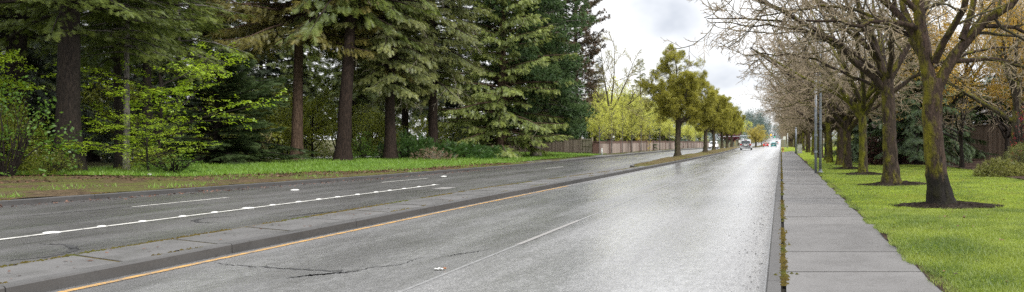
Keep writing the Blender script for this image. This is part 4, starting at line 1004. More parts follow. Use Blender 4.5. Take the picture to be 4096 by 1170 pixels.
# brown bare trees further right, behind the row
bare = tree('bare_tree', 'brown twiggy bare tree in the hazy thicket behind the street trees', 'tree', 75,
    [(0,0,-.1,.16),(.05,0,1.2,.14),(0,.05,2.6,.12)], dict(n=9, len=5.6, t0=.45, t1=1.0, ang=36, sd=12, wig=.07, trop=.02, rr=.65, shrink=.1),
    BARE, BK['limb'], BK['twigfar'], BK['twigfar'], group='brown bare trees behind the street trees')
put(bare, (9.5, 52, .3))
for x, y, s in [(13,60,1.1),(8.5,64,1.0),(17,68,1.2),(11,75,1.1),(8,84,1.0),(14,88,1.2),(9,98,1.1),(16,104,1.3),(10,114,1.2),(8,128,1.1),(13,140,1.3),(9,155,1.2),(8,172,1.2),(9,190,1.3),(8,210,1.2),(10,230,1.3),(7,250,1.2),(9,275,1.3),(8,300,1.3),(10,330,1.4)]:
    dup(bare, (x, y, float(hr(np.array(x), np.array(y)))), rt.uniform(0,6.28), s)
for y in [228,246,266,288,312,340,372,410,450]:
    dup(st4, (3.4, y, float(gz(y))), rt.uniform(0,6.28), 1.0, 'mossy bare street tree in the crowded far part of the row by the sidewalk', G_ST)
orange = tree('budding_tree', 'orange brown budding tree at the upper right behind the nearest street tree', 'tree', 76,
    [(0,0,-.1,.2),(0,0,1.5,.18),(.1,.1,3.4,.15)], dict(n=10, len=6.5, t0=.5, t1=1.0, ang=44, sd=12, wig=.07, trop=.025, rr=.65, shrink=.1),
    [dict(m=9, t0=.2, t1=1, ang=46, angsd=12, ratio=.42, nseg=5, wig=.1, trop=.02, rmin=.014, fine=False), dict(m=7, t0=.2, t1=1, ang=45, angsd=12, ratio=.48, nseg=4, wig=.1, trop=.0, rmin=.008)],
    BK['limb'], BK['limb'], BK['twig'], LF['orange'], LEAF, .40, 6, lzone=.1)
put(orange, (10.8, 35, .4), 0, 1.05)
dup(orange, (17.5, 46, .4), 2, 1.2, 'farther orange brown budding tree at the upper right corner')
dup(orange, (10.5, 47, .4), 4, 1.15, 'orange brown budding tree behind the trunks of the first two street trees')
# evergreens and shrubs of the right garden
def ar(x, y, dz=0.0): return (x, y, float(hr(np.array(float(x)), np.array(float(y))))+dz)
dgr = conifer('cedar_tree', 'dark cedar with drooping boughs behind the second street tree', 'tree', 81, 10, 1.4, 3.4, .17, LF['cedar'], BK['dark'], 'spruce', 2.4, .3, .05, frond=.36, step=.36)
put(dgr, ar(7.9, 43.8), 0, (1,1,.82))
dup(dgr, ar(10.0, 48.5), 2, (.9,.9,.8), 'dark cedar behind the slender garden tree, in front of the wooden fence')
dup(dgr, ar(16.6, 57), 4, (1.05,1.05,.9), 'dark drooping cedar rising behind the wooden fence at the right edge')
dup(dgr, ar(5.9, 50), 5, (.85,.85,.7), 'dark evergreen between the second and third street trunks')
dup(darkcedar, ar(9.6, 52), 5, (1.1,1.1,.6), 'low dense dark evergreen in the deep shade behind the cedar boughs')
dup(darkcedar, ar(13.2, 56.5), 5, (1.2,1.2,.8), 'dense dark evergreen rising behind the wooden fence')
dup(darkcedar, ar(18.5, 57), 5, (1.3,1.3,.85), 'dense dark evergreen behind the far right end of the wooden fence')
gt = tree('garden_tree', 'slender dark garden tree standing in the brown mulch near the wooden fence', 'tree', 82,
    [(0,0,-.1,.11),(-.03,0,.8,.10),(-.08,0,1.9,.085)], dict(n=7, len=3.0, t0=.6, t1=1.0, ang=42, sd=12, wig=.08, trop=.02, rr=.65, shrink=.1),
    [dict(m=8, t0=.2, t1=1, ang=46, angsd=12, ratio=.45, nseg=5, wig=.12, trop=-.01, rmin=.009, fine=False), dict(m=7, t0=.2, t1=1, ang=45, angsd=12, ratio=.48, nseg=4, wig=.12, trop=-.02, rmin=.006)],
    BK['dark'], BK['dark'], BK['twig'])
put(gt, ar(9.1, 38.2), 0)
dup(gt, ar(12.3, 41.5), 2, 1.15, 'darker garden tree just in front of the wooden fence at the right')
weep = shrub('low_shrub', 'loose yellow green shrub at the edge of the right mulch bed', 'shrub', 83, 1.0, .8, .62, LF['weep'], BK['budtwig'], 650, .2, TUFT, shell=.3, droop=.7, stems=14)
put(weep, ar(8.75, 30), 0)
dup(weep, ar(10.0, 27.9), 1.4, (.8,.8,.7), 'lower yellow green shrub at the right edge in front of the clipped bush')
box = shrub('clipped_shrub', 'clipped dense green bush at the right edge of the picture', 'shrub', 84, 1.15, 1.0, 1.2, LF['box'], BK['dark'], 2200, .16, SMALL, shell=.75, lump=.12)
put(box, ar(10.4, 31.8), 0)
redsh = shrub('red_shrub', 'crimson leaved shrub reaching in at the right edge in front of the fence', 'shrub', 85, .5, .5, 2.6, LF['red'], BK['dark'], 110, .2, LEAF, shell=.6)
put(redsh, ar(10.95, 34.2), 0)
rb = shrub('red_brown_shrub', 'red brown twiggy shrub in the mulch right of the third street tree', 'shrub', 86, .75, .7, 1.55, LF['redbrown'], BK['dark'], 420, .22, TUFT, shell=.3, stems=12)
put(rb, ar(5.4, 44.2), 0)
dup(rb, ar(7.0, 46.5), 1, (1.5,1.2,.9), 'wide red brown shrub behind the second street tree trunk')
dup(rb, ar(8.4, 47.5), 3, (1.3,1.2,.75), 'red brown shrub between the first and second street tree trunks')
dup(rb, ar(5.3, 52), 2, (1.1,1.1,.9), 'red brown shrub farther back right of the third street tree')
dup(under, ar(5.5, 60), 1, (.8,.8,.9), 'olive green bush behind the red brown shrubs at the right', 'right garden bushes')
dup(under, ar(6.2, 72), 3, (1.0,1.0,.8), 'farther olive green bush beside the street tree row', 'right garden bushes')

# ================================================================== FENCES AND THE BOUNDARY WALL
def m_boards(name, c1, c2, w=.14, axis=0):
    t = NT(name); P = t.pos(obj=True)
    sx = t.n('ShaderNodeSeparateXYZ', {0: P}).outputs[axis]
    cell = t.math('FLOOR', t.math('MULTIPLY', sx, 1/w))
    wn = t.n('ShaderNodeTexWhiteNoise', noise_dimensions='1D'); t.set(wn, 'W', cell)
    g = t.noise(t.pos((14,14,.9), obj=True), 3, 5, .65)
    c = t.ramp(t.math('ADD', t.math('MULTIPLY', wn.outputs['Value'], .5), t.math('MULTIPLY', g, .5)), (.25, c1), (.75, c2))
    st = t.noise(t.pos((1,1,.5), obj=True), 1.6, 5, .6)
    c = t.mix(t.ramp(st, (.52, 0.), (.75, .55)), c, (c1[0]*.5, c1[1]*.5, c1[2]*.5, 1))
    return t.principled(Base_Color=c, Roughness=.85, Specular_IOR_Level=.2)
MT['wood'] = m_boards('weathered fence boards', (.19,.15,.115), (.38,.31,.25))
MT['woodpost'] = plain('weathered fence post', (.17,.13,.10), .85, 0, .3, 5, .2)
MT['woodgate'] = m_boards('paler gate boards', (.22,.19,.14), (.38,.33,.26))
MT['woodbrown'] = m_boards('brown fence boards', (.10,.075,.055), (.17,.13,.10), .16)
MT['woodlight'] = m_boards('lighter brown fence boards', (.20,.155,.12), (.29,.23,.18), .16)
MT['wallpanel'] = m_boards('weathered wall panels', (.18,.145,.125), (.33,.27,.235), 1.25, 0)
MT['wallband'] = plain('brown wall trim', (.15,.10,.085), .8, 0, .25, 5, .2)
MT['pillar'] = plain('dark red brown pillar', (.13,.075,.065), .8, 0, .35, 9, .2)
def board_row(mb, x0, x1, h, w=.14, t=.025, y=0.0, z=.06, jit=.012, rng=rt):
    x = x0
    while x < x1-.02:
        b = min(w-.008, x1-x); mb.box((x+b/2, y+rng.normal()*.002, z+h/2+rng.normal()*jit), (b, t, h)); x += w
def fence_run(name, label, p0, p1, h, bay, mat, postm, cap=False, band=False):
    L = math.hypot(p1[0]-p0[0], p1[1]-p0[1]); rz = math.atan2(p1[1]-p0[1], p1[0]-p0[0])
    root = thing(name, label, 'fence', p0, rz)
    n = max(1, round(L/bay)); d = L/n
    for i in range(n):
        mb = MB()
        hh = h-.20 if band else h
        board_row(mb, i*d+.06, (i+1)*d-.06, hh)
        mb.build('boards', mat, root)
        mb = MB()
        for zz in ((.25, h-.3) if not band else (.3,)): mb.box((i*d+d/2, .045, zz), (d-.13, .05, .09))
        if band:
            mb.box((i*d+d/2, 0, h-.06), (d-.12, .04, .15)); mb.box((i*d+d/2, 0, h+.035), (d-.1, .10, .035))
        mb.build('rails', postm, root)
    for i in range(n+1):
        MB().box((i*d, .01, h/2+.04), (.11, .11, h+.12)).build('post', postm, root)
    if cap: MB().box((L/2, 0, h+.115), (L+.1, .16, .045)).build('cap_rail', postm, root)
    return root
fence_run('wooden_fence', 'long weathered wooden fence with a top rail between the sequoia trunk and the gate', (-31.0, 84.0, .30), (-20.25, 77.0, .22), 1.45, 2.6, MT['wood'], MT['woodpost'], band=True)
gate = thing('garden_gate', 'paler wooden gate between the weathered fence and the dark pillar', 'gate', (-20.2, 76.9, .22), math.atan2(-1.0, 1.45))
mb = MB(); board_row(mb, .1, 1.5, 1.42, .12); mb.build('boards', MT['woodgate'], gate)
mb = MB()
for z in (.2, .8, 1.4): mb.box((.8, -.035, z), (1.44, .04, .09))
for x in (.12, 1.48): mb.box((x, -.035, .78), (.09, .05, 1.5))
mb.build('frame', MT['woodgate'], gate)
mb = MB().tube([(1.38,-.07,.86),(1.38,-.10,.9),(1.38,-.10,1.0),(1.38,-.07,1.04)], .012, 6); mb.build('handle', MT['dark_steel'], gate)
for x in (.02, 1.6): MB().box((x, 0, .8), (.12,.12,1.7)).build('post', MT['woodgate'], gate)
# boundary wall with trim bands and posts, running along the left sidewalk
wall = thing('boundary_wall', 'long low weathered boundary wall with brown posts and trim along the left sidewalk', 'wall', (-18.35, 75.6, 0), PI/2)
yy = np.arange(0, 118, 5.6)
for i in range(len(yy)-1):
    z0 = float(gz(75.6+yy[i]))+.1; c = (yy[i]+yy[i+1])/2; d = yy[i+1]-yy[i]
    mb = MB(); board_row(mb, yy[i]+.14, yy[i+1]-.14, 1.12, 1.25, .07, 0, z0, .003); mb.build('panel', MT['wallpanel'], wall)
    mb = MB(); mb.box((c, -.005, z0+1.235), (d-.3, .09, .19)); mb.box((c, -.005, z0+1.355), (d-.28, .16, .045)); mb.build('trim', MT['wallband'], wall)
for i, a in enumerate(yy[1:]):
    z0 = float(gz(75.6+a))+.1
    mb = MB(); mb.box((a, 0, z0+.71), (.26, .22, 1.42)); mb.box((a, 0, z0+1.445), (.32, .28, .05)); mb.build('post', MT['wallband'], wall)
mb = MB(); mb.box((0, 0, .72), (.62, .62, 1.35)); mb.box((0, 0, 1.425), (.72, .72, .06)); mb.build('pillar', MT['pillar'], wall)
fence_run('wooden_fence', 'short length of dark wooden fence glimpsed deep in the left woods past the maple', (-53.5, 66.0, .3), (-44.5, 63.5, .3), 1.5, 2.5, MT['woodbrown'], MT['woodpost'])
fence_run('wooden_fence', 'tall dark brown wooden fence in shade behind the right garden', (12.4, 54.0, .25), (16.6, 51.6, .25), 2.3, 2.6, MT['woodbrown'], MT['woodpost'], cap=True)
fence_run('wooden_fence', 'lighter brown higher end of wooden fence at the right edge', (16.75, 51.5, .25), (24.5, 48.6, .25), 2.5, 2.7, MT['woodlight'], MT['woodpost'], cap=True)

# ================================================================== STREET FURNITURE
def place(x, y, dz=.125): return (x, y, float(gz(y))+dz)
p = thing('street_pole', 'taller grey steel pole, right one of the pair beside the sidewalk', 'pole', place(1.80, 34.7, .15))
MB().tube([(0,0,-.1),(0,0,2),(0,0,5),(0,0,9.5)], [.066,.064,.058,.045], 14).build('shaft', MT['steel'], p, True)
MB().lathe([(.0,.0),(.13,0),(.13,.03),(.085,.05),(.085,.14),(.0,.14)], (0,0,.0), 14).build('base', MT['steel'], p)
MB().lathe([(.06,1.95),(.085,1.95),(.085,2.02),(.06,2.02)], (0,0,0), 14).build('collar', MT['steel'], p)
mb = MB().tube([(0,0,9.3),(-.5,0,9.75),(-1.6,0,10.0),(-2.4,0,10.0)], [.04,.035,.03,.03], 8); mb.build('arm', MT['steel'], p, True)
mb = MB().box((-2.7,0,9.98), (.7,.28,.13)); mb.build('lamp_head', MT['steel'], p)
p = thing('street_pole', 'shorter grey steel pole with collar bands, left one of the pair beside the sidewalk', 'pole', place(1.58, 34.5, .15))
MB().tube([(0,0,-.1),(0,0,2.2),(0,0,4.45)], [.062,.062,.060], 14).build('shaft', MT['steel'], p, True)
mb = MB().lathe([(.05,4.45),(.075,4.45),(.06,4.5),(.0,4.52)], (0,0,0), 14); mb.build('cap', MT['steel'], p)
for z in (.9, 1.65): MB().lathe([(.055,z),(.082,z),(.082,z+.09),(.055,z+.09)], (0,0,0), 14).build('collar', MT['steel'], p)
p = thing('street_pole', 'single grey post with a rounded cap beside the beige utility cabinet', 'pole', place(1.62, 82, .13))
MB().tube([(0,0,-.1),(0,0,1.4),(0,0,2.75)], [.10,.095,.09], 12).build('shaft', MT['steel'], p, True)
MB().lathe([(.11,2.73),(.11,2.79),(.06,2.84),(0,2.86)], (0,0,0), 12).build('cap', MT['steel'], p)
p = thing('street_pole', 'pale post farther down the sidewalk beyond the hydrant', 'pole', place(1.3, 150, .13))
MB().tube([(0,0,-.1),(0,0,3.0)], [.11,.10], 10).build('shaft', plain('pale grey post', (.5,.5,.5), .5), p, True)
p = thing('traffic_sign', 'small white sign on a thin post beyond the hydrant', 'sign', place(.75, 168, .13))
MB().tube([(0,0,-.1),(0,0,2.5)], .045, 8).build('post', MT['steel'], p)
MB().box((0,-.06,2.15), (.62,.02,.75)).build('sign_plate', MT['marker'], p)
c = thing('utility_cabinet', 'beige grey utility cabinet next to the capped post', 'cabinet', place(2.05, 83.4, .14))
mb = MB().box((0,0,.5), (.52,.45,.98)); mb.box((0,0,1.005), (.58,.51,.04)); mb.box((0,0,.03), (.60,.54,.08)); cab = plain('beige cabinet paint', (.36,.36,.33), .5); mb.build('casing', cab, c)
mb = MB().box((0,-.236,.52), (.44,.02,.84)); mb.build('door', plain('beige cabinet door', (.40,.40,.37), .5), c)
MB().box((.16,-.255,.55), (.03,.025,.14)).build('handle', MT['dark_steel'], c)
hy = thing('fire_hydrant', 'yellow brown fire hydrant at the kerb end of the sidewalk', 'hydrant', place(.22, 92, .125))
hm = plain('ochre hydrant paint', (.36,.23,.05), .5)
MB().lathe([(0,0),(.17,0),(.17,.04),(.115,.05),(.11,.36),(.13,.37),(.13,.41),(.11,.42)], (0,0,0), 16).build('barrel', hm, hy, True)
MB().lathe([(.11,.42),(.135,.43),(.135,.46),(.115,.52),(.07,.59),(.03,.61),(.03,.66),(0,.66)], (0,0,0), 16).build('bonnet', hm, hy, True)
for s in (-1, 1): MB().tube([(s*.09,0,.33),(s*.19,0,.33)], [.055,.055], 10).build('nozzle', hm, hy)
MB().tube([(0,-.09,.30),(0,-.20,.30)], [.07,.07], 12).build('nozzle', hm, hy)
u = thing('marker_post', 'short pale marker post at the foot of the boundary wall by its pillar', 'post', (-17.3, 73.4, .14))
MB().tube([(0,0,-.05),(0,0,.60)], [.07,.065], 10).build('shaft', plain('pale marker', (.45,.48,.46), .6), u, True)
MB().lathe([(.075,.6),(.075,.64),(.03,.68),(0,.685)], (0,0,0), 10).build('cap', MT['marker'], u)
s = thing('median_sign', 'small white sign at the far tip of the planted median', 'sign', (-10.0, 184, float(gz(184))+.15))
MB().tube([(0,0,-.1),(0,0,1.9)], .04, 8).build('post', MT['steel'], s)
MB().box((0,-.06,1.45), (.5,.02,.6)).build('sign_plate', MT['marker'], s)
s = thing('marker_post', 'thin yellowish marker post left of the small white median sign', 'post', (-10.4, 172, float(gz(172))+.15))
MB().tube([(0,0,-.1),(0,0,1.5)], [.05,.045], 8).build('shaft', hm, s, True)
MB().lathe([(.055,1.5),(.055,1.56),(0,1.6)], (0,0,0), 8).build('cap', hm, s)

def emis(name, col, st):
    t = NT(name); e = t.n('ShaderNodeEmission', {'Color': (*col,1), 'Strength': st}); t.t.links.new(e.outputs[0], t.out.inputs[0]); return t.m
green_lit = emis('lit green lamp', (.03,.9,.45), 1.6); MT['black'] = plain('black housing', (.012,.012,.012), .5)
red_off = plain('unlit red lamp', (.10,.01,.01), .3); amb_off = plain('unlit amber lamp', (.12,.06,.01), .3)
YG = 470; zg = float(gz(YG))
mast = thing('signal_mast', 'long grey mast arm carrying the traffic signals at the far junction', 'traffic signal', (4.2, YG, zg))
MB().tube([(0,0,-.1),(0,0,3),(0,0,7)], [.2,.17,.13], 12).build('pole', MT['steel'], mast, True)
MB().tube([(0,0,4.9),(-6,0,5.05),(-16,0,5.1)], [.13,.1,.06], 10).build('arm', MT['steel'], mast, True)
def signal(x, lab):
    r = thing('traffic_light', lab, 'traffic light', (x, YG-.3, zg+5.05), group='green traffic lights at the far junction')
    MB().box((0,0,-.75), (.62,.35,1.75)).build('housing', MT['black'], r)
    for k, m in enumerate((red_off, amb_off, green_lit)):
        MB().lathe([(0,.0),(.22,.0),(.20,.05),(0,.08)], (0,0,0), 14)
        mb = MB(); a = np.linspace(0, 2*PI, 16, endpoint=False); q = .25 if k < 2 else .30
        v = np.concatenate([[[0,-.23,-.2-k*.52]], np.stack([np.cos(a)*q, 0*a-.19, np.sin(a)*q-.2-k*.52], 1)])
        mb.add(v, [[0, 1+i, 1+(i+1)%16] for i in range(16)]); mb.build('lamp', m, r)
signal(-8.6, 'left green traffic light at the far junction'); signal(-3.9, 'right green traffic light at the far junction')
dsign = thing('warning_sign', 'yellow diamond warning sign between the two green traffic lights', 'sign', (-6.2, YG-.3, zg+5.0))
mb = MB(); mb.add([(-.85,0,0),(0,0,-.85),(.85,0,0),(0,0,.85),(-.85,.03,0),(0,.03,-.85),(.85,.03,0),(0,.03,.85)], [[0,1,2,3],[7,6,5,4],[0,4,5,1],[1,5,6,2],[2,6,7,3],[3,7,4,0]])
mb.build('sign_plate', plain('yellow sign', (.75,.45,.02), .5, 0, .05), dsign)
MB().box((0,.06,0), (.1,.05,1.0)).build('bracket', MT['steel'], dsign)
mast2 = thing('signal_mast', 'pale mast arm with a street name blade reaching in from the left beyond the minivan', 'traffic signal', (-17.6, 205, float(gz(205))))
MB().tube([(0,0,-.1),(0,0,5.0)], [.16,.12], 10).build('pole', MT['steel'], mast2, True)
MB().tube([(0,0,2.85),(4,0,3.0),(9.4,0,3.15)], [.09,.07,.05], 8).build('arm', plain('pale steel', (.34,.36,.38), .5), mast2, True)
MB().box((7.4,-.1,3.2), (1.7,.03,.22)).build('street_blade', plain('pale blade', (.38,.41,.44), .5), mast2)

# raised markers on the turn lane line
mk = thing('lane_marker', 'white raised dome marker on the turn lane line', 'lane marker', group='white raised markers on the turn lane line')
MB().lathe([(.085,0),(.08,.008),(.06,.016),(.03,.02),(0,.021)], (0,0,0), 12).build('dome', MT['marker'], mk, True)
lineW = I([(0,-13.1),(8,-12.95),(27.8,-12.55)])
for i, y in enumerate([13.44,14.4,15.3,16.3,17.2,18.25,19.1,20.1,20.95,21.8,22.8,23.8,24.6,25.5,26.5,27.6]):
    big = i in (0, 5)
    loc = (float(lineW(y))-.05, y, .006)
    if i == 1: put(mk, loc, 0, .85)
    else:
        o = dup(mk, loc, 0, (1.7,1.3,1.0) if big else .85)
        if i == 0: o['label'] = 'large white oval marker at the near end of the turn lane line'
        if i == 5: o['label'] = 'large white oval marker midway along the turn lane line'
for (x, y), lb in zip([(-15.8,24.7),(-15.0,33.8)], ['lone white dome marker on the dark left lanes, nearer one', 'lone white dome marker on the dark left lanes, farther one']):
    dup(mk, (x, y, .006), 0, 1.5, lb, 'lone white markers on the dark left lanes')
rng = np.random.default_rng(8)
lt = thing('litter', 'crumpled white and brown paper scrap lying on the wet asphalt', 'litter', (-4.32, 9.6, .004), .3, sc=.55)
n = 7; gx, gy = np.meshgrid(np.linspace(-.10,.10,n), np.linspace(-.06,.06,n)); gzz = .012 + np.abs(rng.normal(size=gx.shape))*.016
i = np.arange(n-1)[:,None]*n; j = np.arange(n-1)[None]; ff = np.stack([i+j, i+j+1, i+n+j+1, i+n+j], -1).reshape(-1,4)
MB().add(np.stack([gx+rng.normal(size=gx.shape)*.008, gy, gzz], -1).reshape(-1,3), ff).build('paper', MT['marker'], lt)
MB().add(np.stack([gx*.35+.12, gy*.6, gzz*1.3], -1).reshape(-1,3), ff).build('brown_scrap', plain('brown paper', (.35,.15,.06), .7), lt)
lt = thing('litter', 'small white scrap lying in the leaf litter below the left grass', 'litter', (-23.6, 28.4, float(hl(np.array(-23.6), np.array(28.4)))+.04), 1)
MB().add(np.stack([gx*.5, gy*.6, gzz*2], -1).reshape(-1,3), ff).build('paper', MT['marker'], lt)

# pale house behind the right row
hs = thing('house', 'pale low house glimpsed between the trunks of the street trees', 'house', (13.5, 104, .15))
MB().box((0,0,1.45), (11,8,2.9)).build('wall', plain('cream wall', (.62,.58,.52), .8, 0, .1, 2), hs)
mb = MB(); mb.add([(-5.9,-4.5,2.85),(5.9,-4.5,2.85),(5.9,4.5,2.85),(-5.9,4.5,2.85),(-5.9,0,4.9),(5.9,0,4.9)], [[0,1,5,4],[2,3,4,5],[3,2,1,0]]); mb.add([(-5.9,-4.5,2.85),(-5.9,4.5,2.85),(-5.9,0,4.9),(5.9,-4.5,2.85),(5.9,4.5,2.85),(5.9,0,4.9)], [[0,2,1],[3,4,5]]); mb.build('roof', plain('brown shingles', (.12,.09,.08), .9), hs)
for x in (-3, .5, 3.5):
    w = MB().box((x,-4.03,1.6), (1.3,.06,1.2)).build('window', plain('white frame', (.7,.7,.7), .5), hs)
    MB().box((x,-4.075,1.6), (1.1,.02,1.0)).build('pane', plain('dark glass', (.03,.035,.04), .1), w)

# ================================================================== VEHICLES
MT['glass'] = plain('dark car glass', (.03,.04,.045), .12, 0, .1)
MT['tyre'] = plain('tyre rubber', (.015,.015,.015), .8); MT['rim'] = plain('alloy rim', (.35,.36,.38), .35, .7)
MT['chrome'] = plain('bright trim', (.5,.5,.5), .25, .8)
red_l = plain('red tail lamp', (.35,.012,.01), .2, 0, .05); red_lit = emis('lit red brake lamp', (1.0,.06,.04), 2.2); head_lit = emis('lit headlamp', (1,.93,.75), 3.5)
def loft(mb, rings):
    R = np.array(rings, float); n, m, _ = R.shape; mb.add(R.reshape(-1,3), [[i*m+j, i*m+(j+1)%m, (i+1)*m+(j+1)%m, (i+1)*m+j] for i in range(n-1) for j in range(m)])
    k = np.arange(1, m-1); b = mb.n - n*m
    mb.addf(np.stack([0*k, k, k+1], 1)+b); mb.addf(np.stack([0*k, k+1, k], 1)+b+(n-1)*m)
def ring(y, w, z0, z1, r=.12, wt=None):
    wt = w if wt is None else wt
    return [(-w+r*.6,y,z0),(w-r*.6,y,z0),(w,y,z0+r),(w,y,z0+(z1-z0)*.55),(wt,y,z1-r*.7),(wt-r,y,z1),(-wt+r,y,z1),(-wt,y,z1-r*.7),(-w,y,z0+(z1-z0)*.55),(-w,y,z0+r)]
def car(label, cat, paint, W=1.86, L=4.9, belt=.98, roof=1.72, hood=1.1, kind='van', tail=None, head=None, name='parked_car', plate=True):
    root = thing(name, label, cat); w = W/2
    hb = belt - (.02 if kind == 'van' else .05)
    mb = MB(); back = belt if kind != 'sedan' else belt-.03
    loft(mb, [ring(0, w*.88, .36, back-.06), ring(.10, w*.97, .28, back, wt=w*.93), ring(.6, w, .22, belt, wt=w*.94), ring(L*.5, w, .22, hb, wt=w*.94), ring(L-hood, w, .22, hb-.02, wt=w*.93), ring(L-.35, w*.97, .24, hb-.2, wt=w*.86), ring(L-.06, w*.86, .30, hb-.32, wt=w*.78), ring(L, w*.78, .36, hb-.42, wt=w*.7)])
    mb.build('body', paint, root, True)
    y0 = .10 if kind == 'van' else (.75 if kind == 'sedan' else .25); y0t = y0+.22 if kind != 'sedan' else y0+.55
    y1 = L-hood; y1t = y1-.85
    def cab(y, s): return [(-w*.90,y,belt-.06),(w*.90,y,belt-.06),(w*.76,y,s),(w*.68,y,s+.0),(-w*.68,y,s),(-w*.76,y,s)]
    yb = np.array([y0, y0t, (y0t+y1t)/2, y1t, y1]); 
    def sec(y, top): 
        k = (top-belt)/(roof-belt); wt = w*(.92-.16*k)
        return [(-w*.92,y,belt-.08),(w*.92,y,belt-.08),(wt+.01,y,top-.10*k),(wt-.07,y,top),(-wt+.07,y,top),(-wt-.01,y,top-.10*k)]
    mb = MB(); loft(mb, [sec(y0, belt), sec(y0+(y0t-y0)*.5, belt+(roof-belt)*.55), sec(y0t, roof-.03), sec((y0t+y1t)/2, roof), sec(y1t, roof-.04), sec(y1, belt)])
    mb.build('roof', paint, root, True)
    ofs = .025
    def quad(nm, P, m, par=root):
        P = np.array(P, float); nn = nrm(np.cross(P[1]-P[0], P[3]-P[0])); mb = MB()
        mb.add(np.concatenate([P+nn*ofs, P-nn*.03]), [[0,1,2,3],[0,4,5,1],[1,5,6,2],[2,6,7,3],[3,7,4,0]]); return mb.build(nm, m, par)
    hz = roof-belt
    ry = lambda z: y0 + (y0t-y0)*(z-belt)/hz
    quad('rear_window', [(-w*.80,ry(belt+.06),belt+.06),(w*.80,ry(belt+.06),belt+.06),(w*.70,ry(roof-.16),roof-.16),(-w*.70,ry(roof-.16),roof-.16)], MT['glass'])
    fy = lambda z: y1 - (y1-y1t)*(z-belt)/hz
    quad('windscreen', [(w*.80,fy(belt+.05),belt+.05),(-w*.80,fy(belt+.05),belt+.05),(-w*.68,fy(roof-.12),roof-.12),(w*.68,fy(roof-.12),roof-.12)], MT['glass'])
    for s in (-1, 1):
        q = [(s*w*.915,y0+.32,belt+.03),(s*w*.915,y1-.35,belt+.03),(s*w*.795,y1t-.05,roof-.15),(s*w*.795,y0t+.15,roof-.15)]
        quad('side_window', q if s > 0 else q[::-1], MT['glass'])
        tl = MB().box((s*w*.80, .035, belt-.16 if kind != 'van' else belt-.10), (w*.36, .12, .17 if kind != 'van' else .20)); tl.build('tail_light', tail or red_l, root)
        hl_ = MB().box((s*w*.62, L-.14, hb-.42), (w*.34, .22, .14)); hl_.build('headlight', head or MT['glass'], root)
        mb = MB().box((s*(w+.06), L-hood-.45, belt+.04), (.20,.10,.15)); mb.build('mirror', paint, root)
        for yw in (.88, L-.92):
            tw = MB(); a = np.linspace(0, 2*PI, 18, endpoint=False)
            pr = [(.20,-.1),(.31,-.1),(.325,-.06),(.325,.06),(.31,.1),(.20,.1)]
            v = np.array([[[s*(w-.10)+o, yw+r*math.cos(t), .325+r*math.sin(t)] for t in a] for r, o in pr]); nf = len(a)
            tw.add(v.reshape(-1,3), [[i*nf+j, i*nf+(j+1)%nf, (i+1)*nf+(j+1)%nf, (i+1)*nf+j] for i in range(5) for j in range(nf)])
            wh = tw.build('wheel', MT['tyre'], root)
            rm = MB(); v = np.concatenate([[[s*(w-.03), yw, .325]], np.stack([0*a+s*(w-.045), yw+.2*np.cos(a), .325+.2*np.sin(a)], 1)]); rm.add(v, [[0,1+i,1+(i+1)%nf] for i in range(nf)])
            rm.build('rim', MT['rim'], wh)
    mb = MB(); loft(mb, [ring(-.09, w*.86, .33, .60, .08), ring(.05, w*.98, .31, .62, .08), ring(.3, w*1.0, .31, .62, .08)]); mb.build('bumper', paint if kind == 'van' else paint, root, True)
    if plate: MB().box((0, -.012 if kind == 'van' else .0, belt-.22 if kind == 'van' else .72), (.5,.09,.2)).build('number_plate', MT['marker'], root)
    if kind == 'van':
        MB().box((0,-.10,.50), (w*1.5,.03,.05)).build('bumper_trim', MT['dark_steel'], root)
        MB().box((0,ry(roof-.04)-.03,roof-.06), (.45,.05,.04)).build('brake_light', red_l, root)
        mb = MB().tube([(-.05,ry(belt+.08)-.04,belt+.08),(.42,ry(belt+.13)-.05,belt+.13)], .012, 4); mb.build('wiper', MT['black'], root)
        for s in (-1,1): MB().tube([(s*w*.66,.5,roof+.04),(s*w*.66,L*.55,roof+.05)], .02, 6).build('roof_rail', MT['dark_steel'], root)
    return root
silver = plain('silver car paint', (.50,.51,.53), .35, .2, .04); tealp = plain('teal car paint', (.01,.25,.24), .3, .1, .04); whitep = plain('white car paint', (.7,.7,.7), .3, 0, .04); redp = plain('red car paint', (.38,.03,.025), .3, .1, .05)
v = car('silver minivan driving away in the lane beside the planted median', 'minivan', silver, 1.94, 4.9, 1.02, 1.74, .95, 'van', name='minivan')
put(v, (-35.2*128/760, 127.5, float(gz(128))), 0)
v = car('teal car driving away far down the right lane', 'car', tealp, 1.8, 4.3, .90, 1.46, 1.1, 'hatch', name='moving_car')
put(v, (-7.4*240/760, 240, float(gz(240))), 0)
v = car('red car with glowing brake lamps left of the teal car', 'car', redp, 1.8, 4.5, .88, 1.40, 1.15, 'sedan', red_lit, name='moving_car')
put(v, (-15.2*258/760, 258, float(gz(258))), 0)
v = car('white car coming toward the camera in the left lanes with its headlamps on', 'car', whitep, 1.84, 4.6, .98, 1.62, 1.1, 'hatch', None, head_lit, name='moving_car', plate=False)
put(v, (-66.5*166/760, 166, float(gz(166))), PI)
v = car('small white van with red lamps far off where the road climbs', 'van', whitep, 1.9, 4.8, 1.05, 1.9, .9, 'van', red_lit, name='moving_car')
put(v, (-4.2*400/760, 400, float(gz(400))), 0)

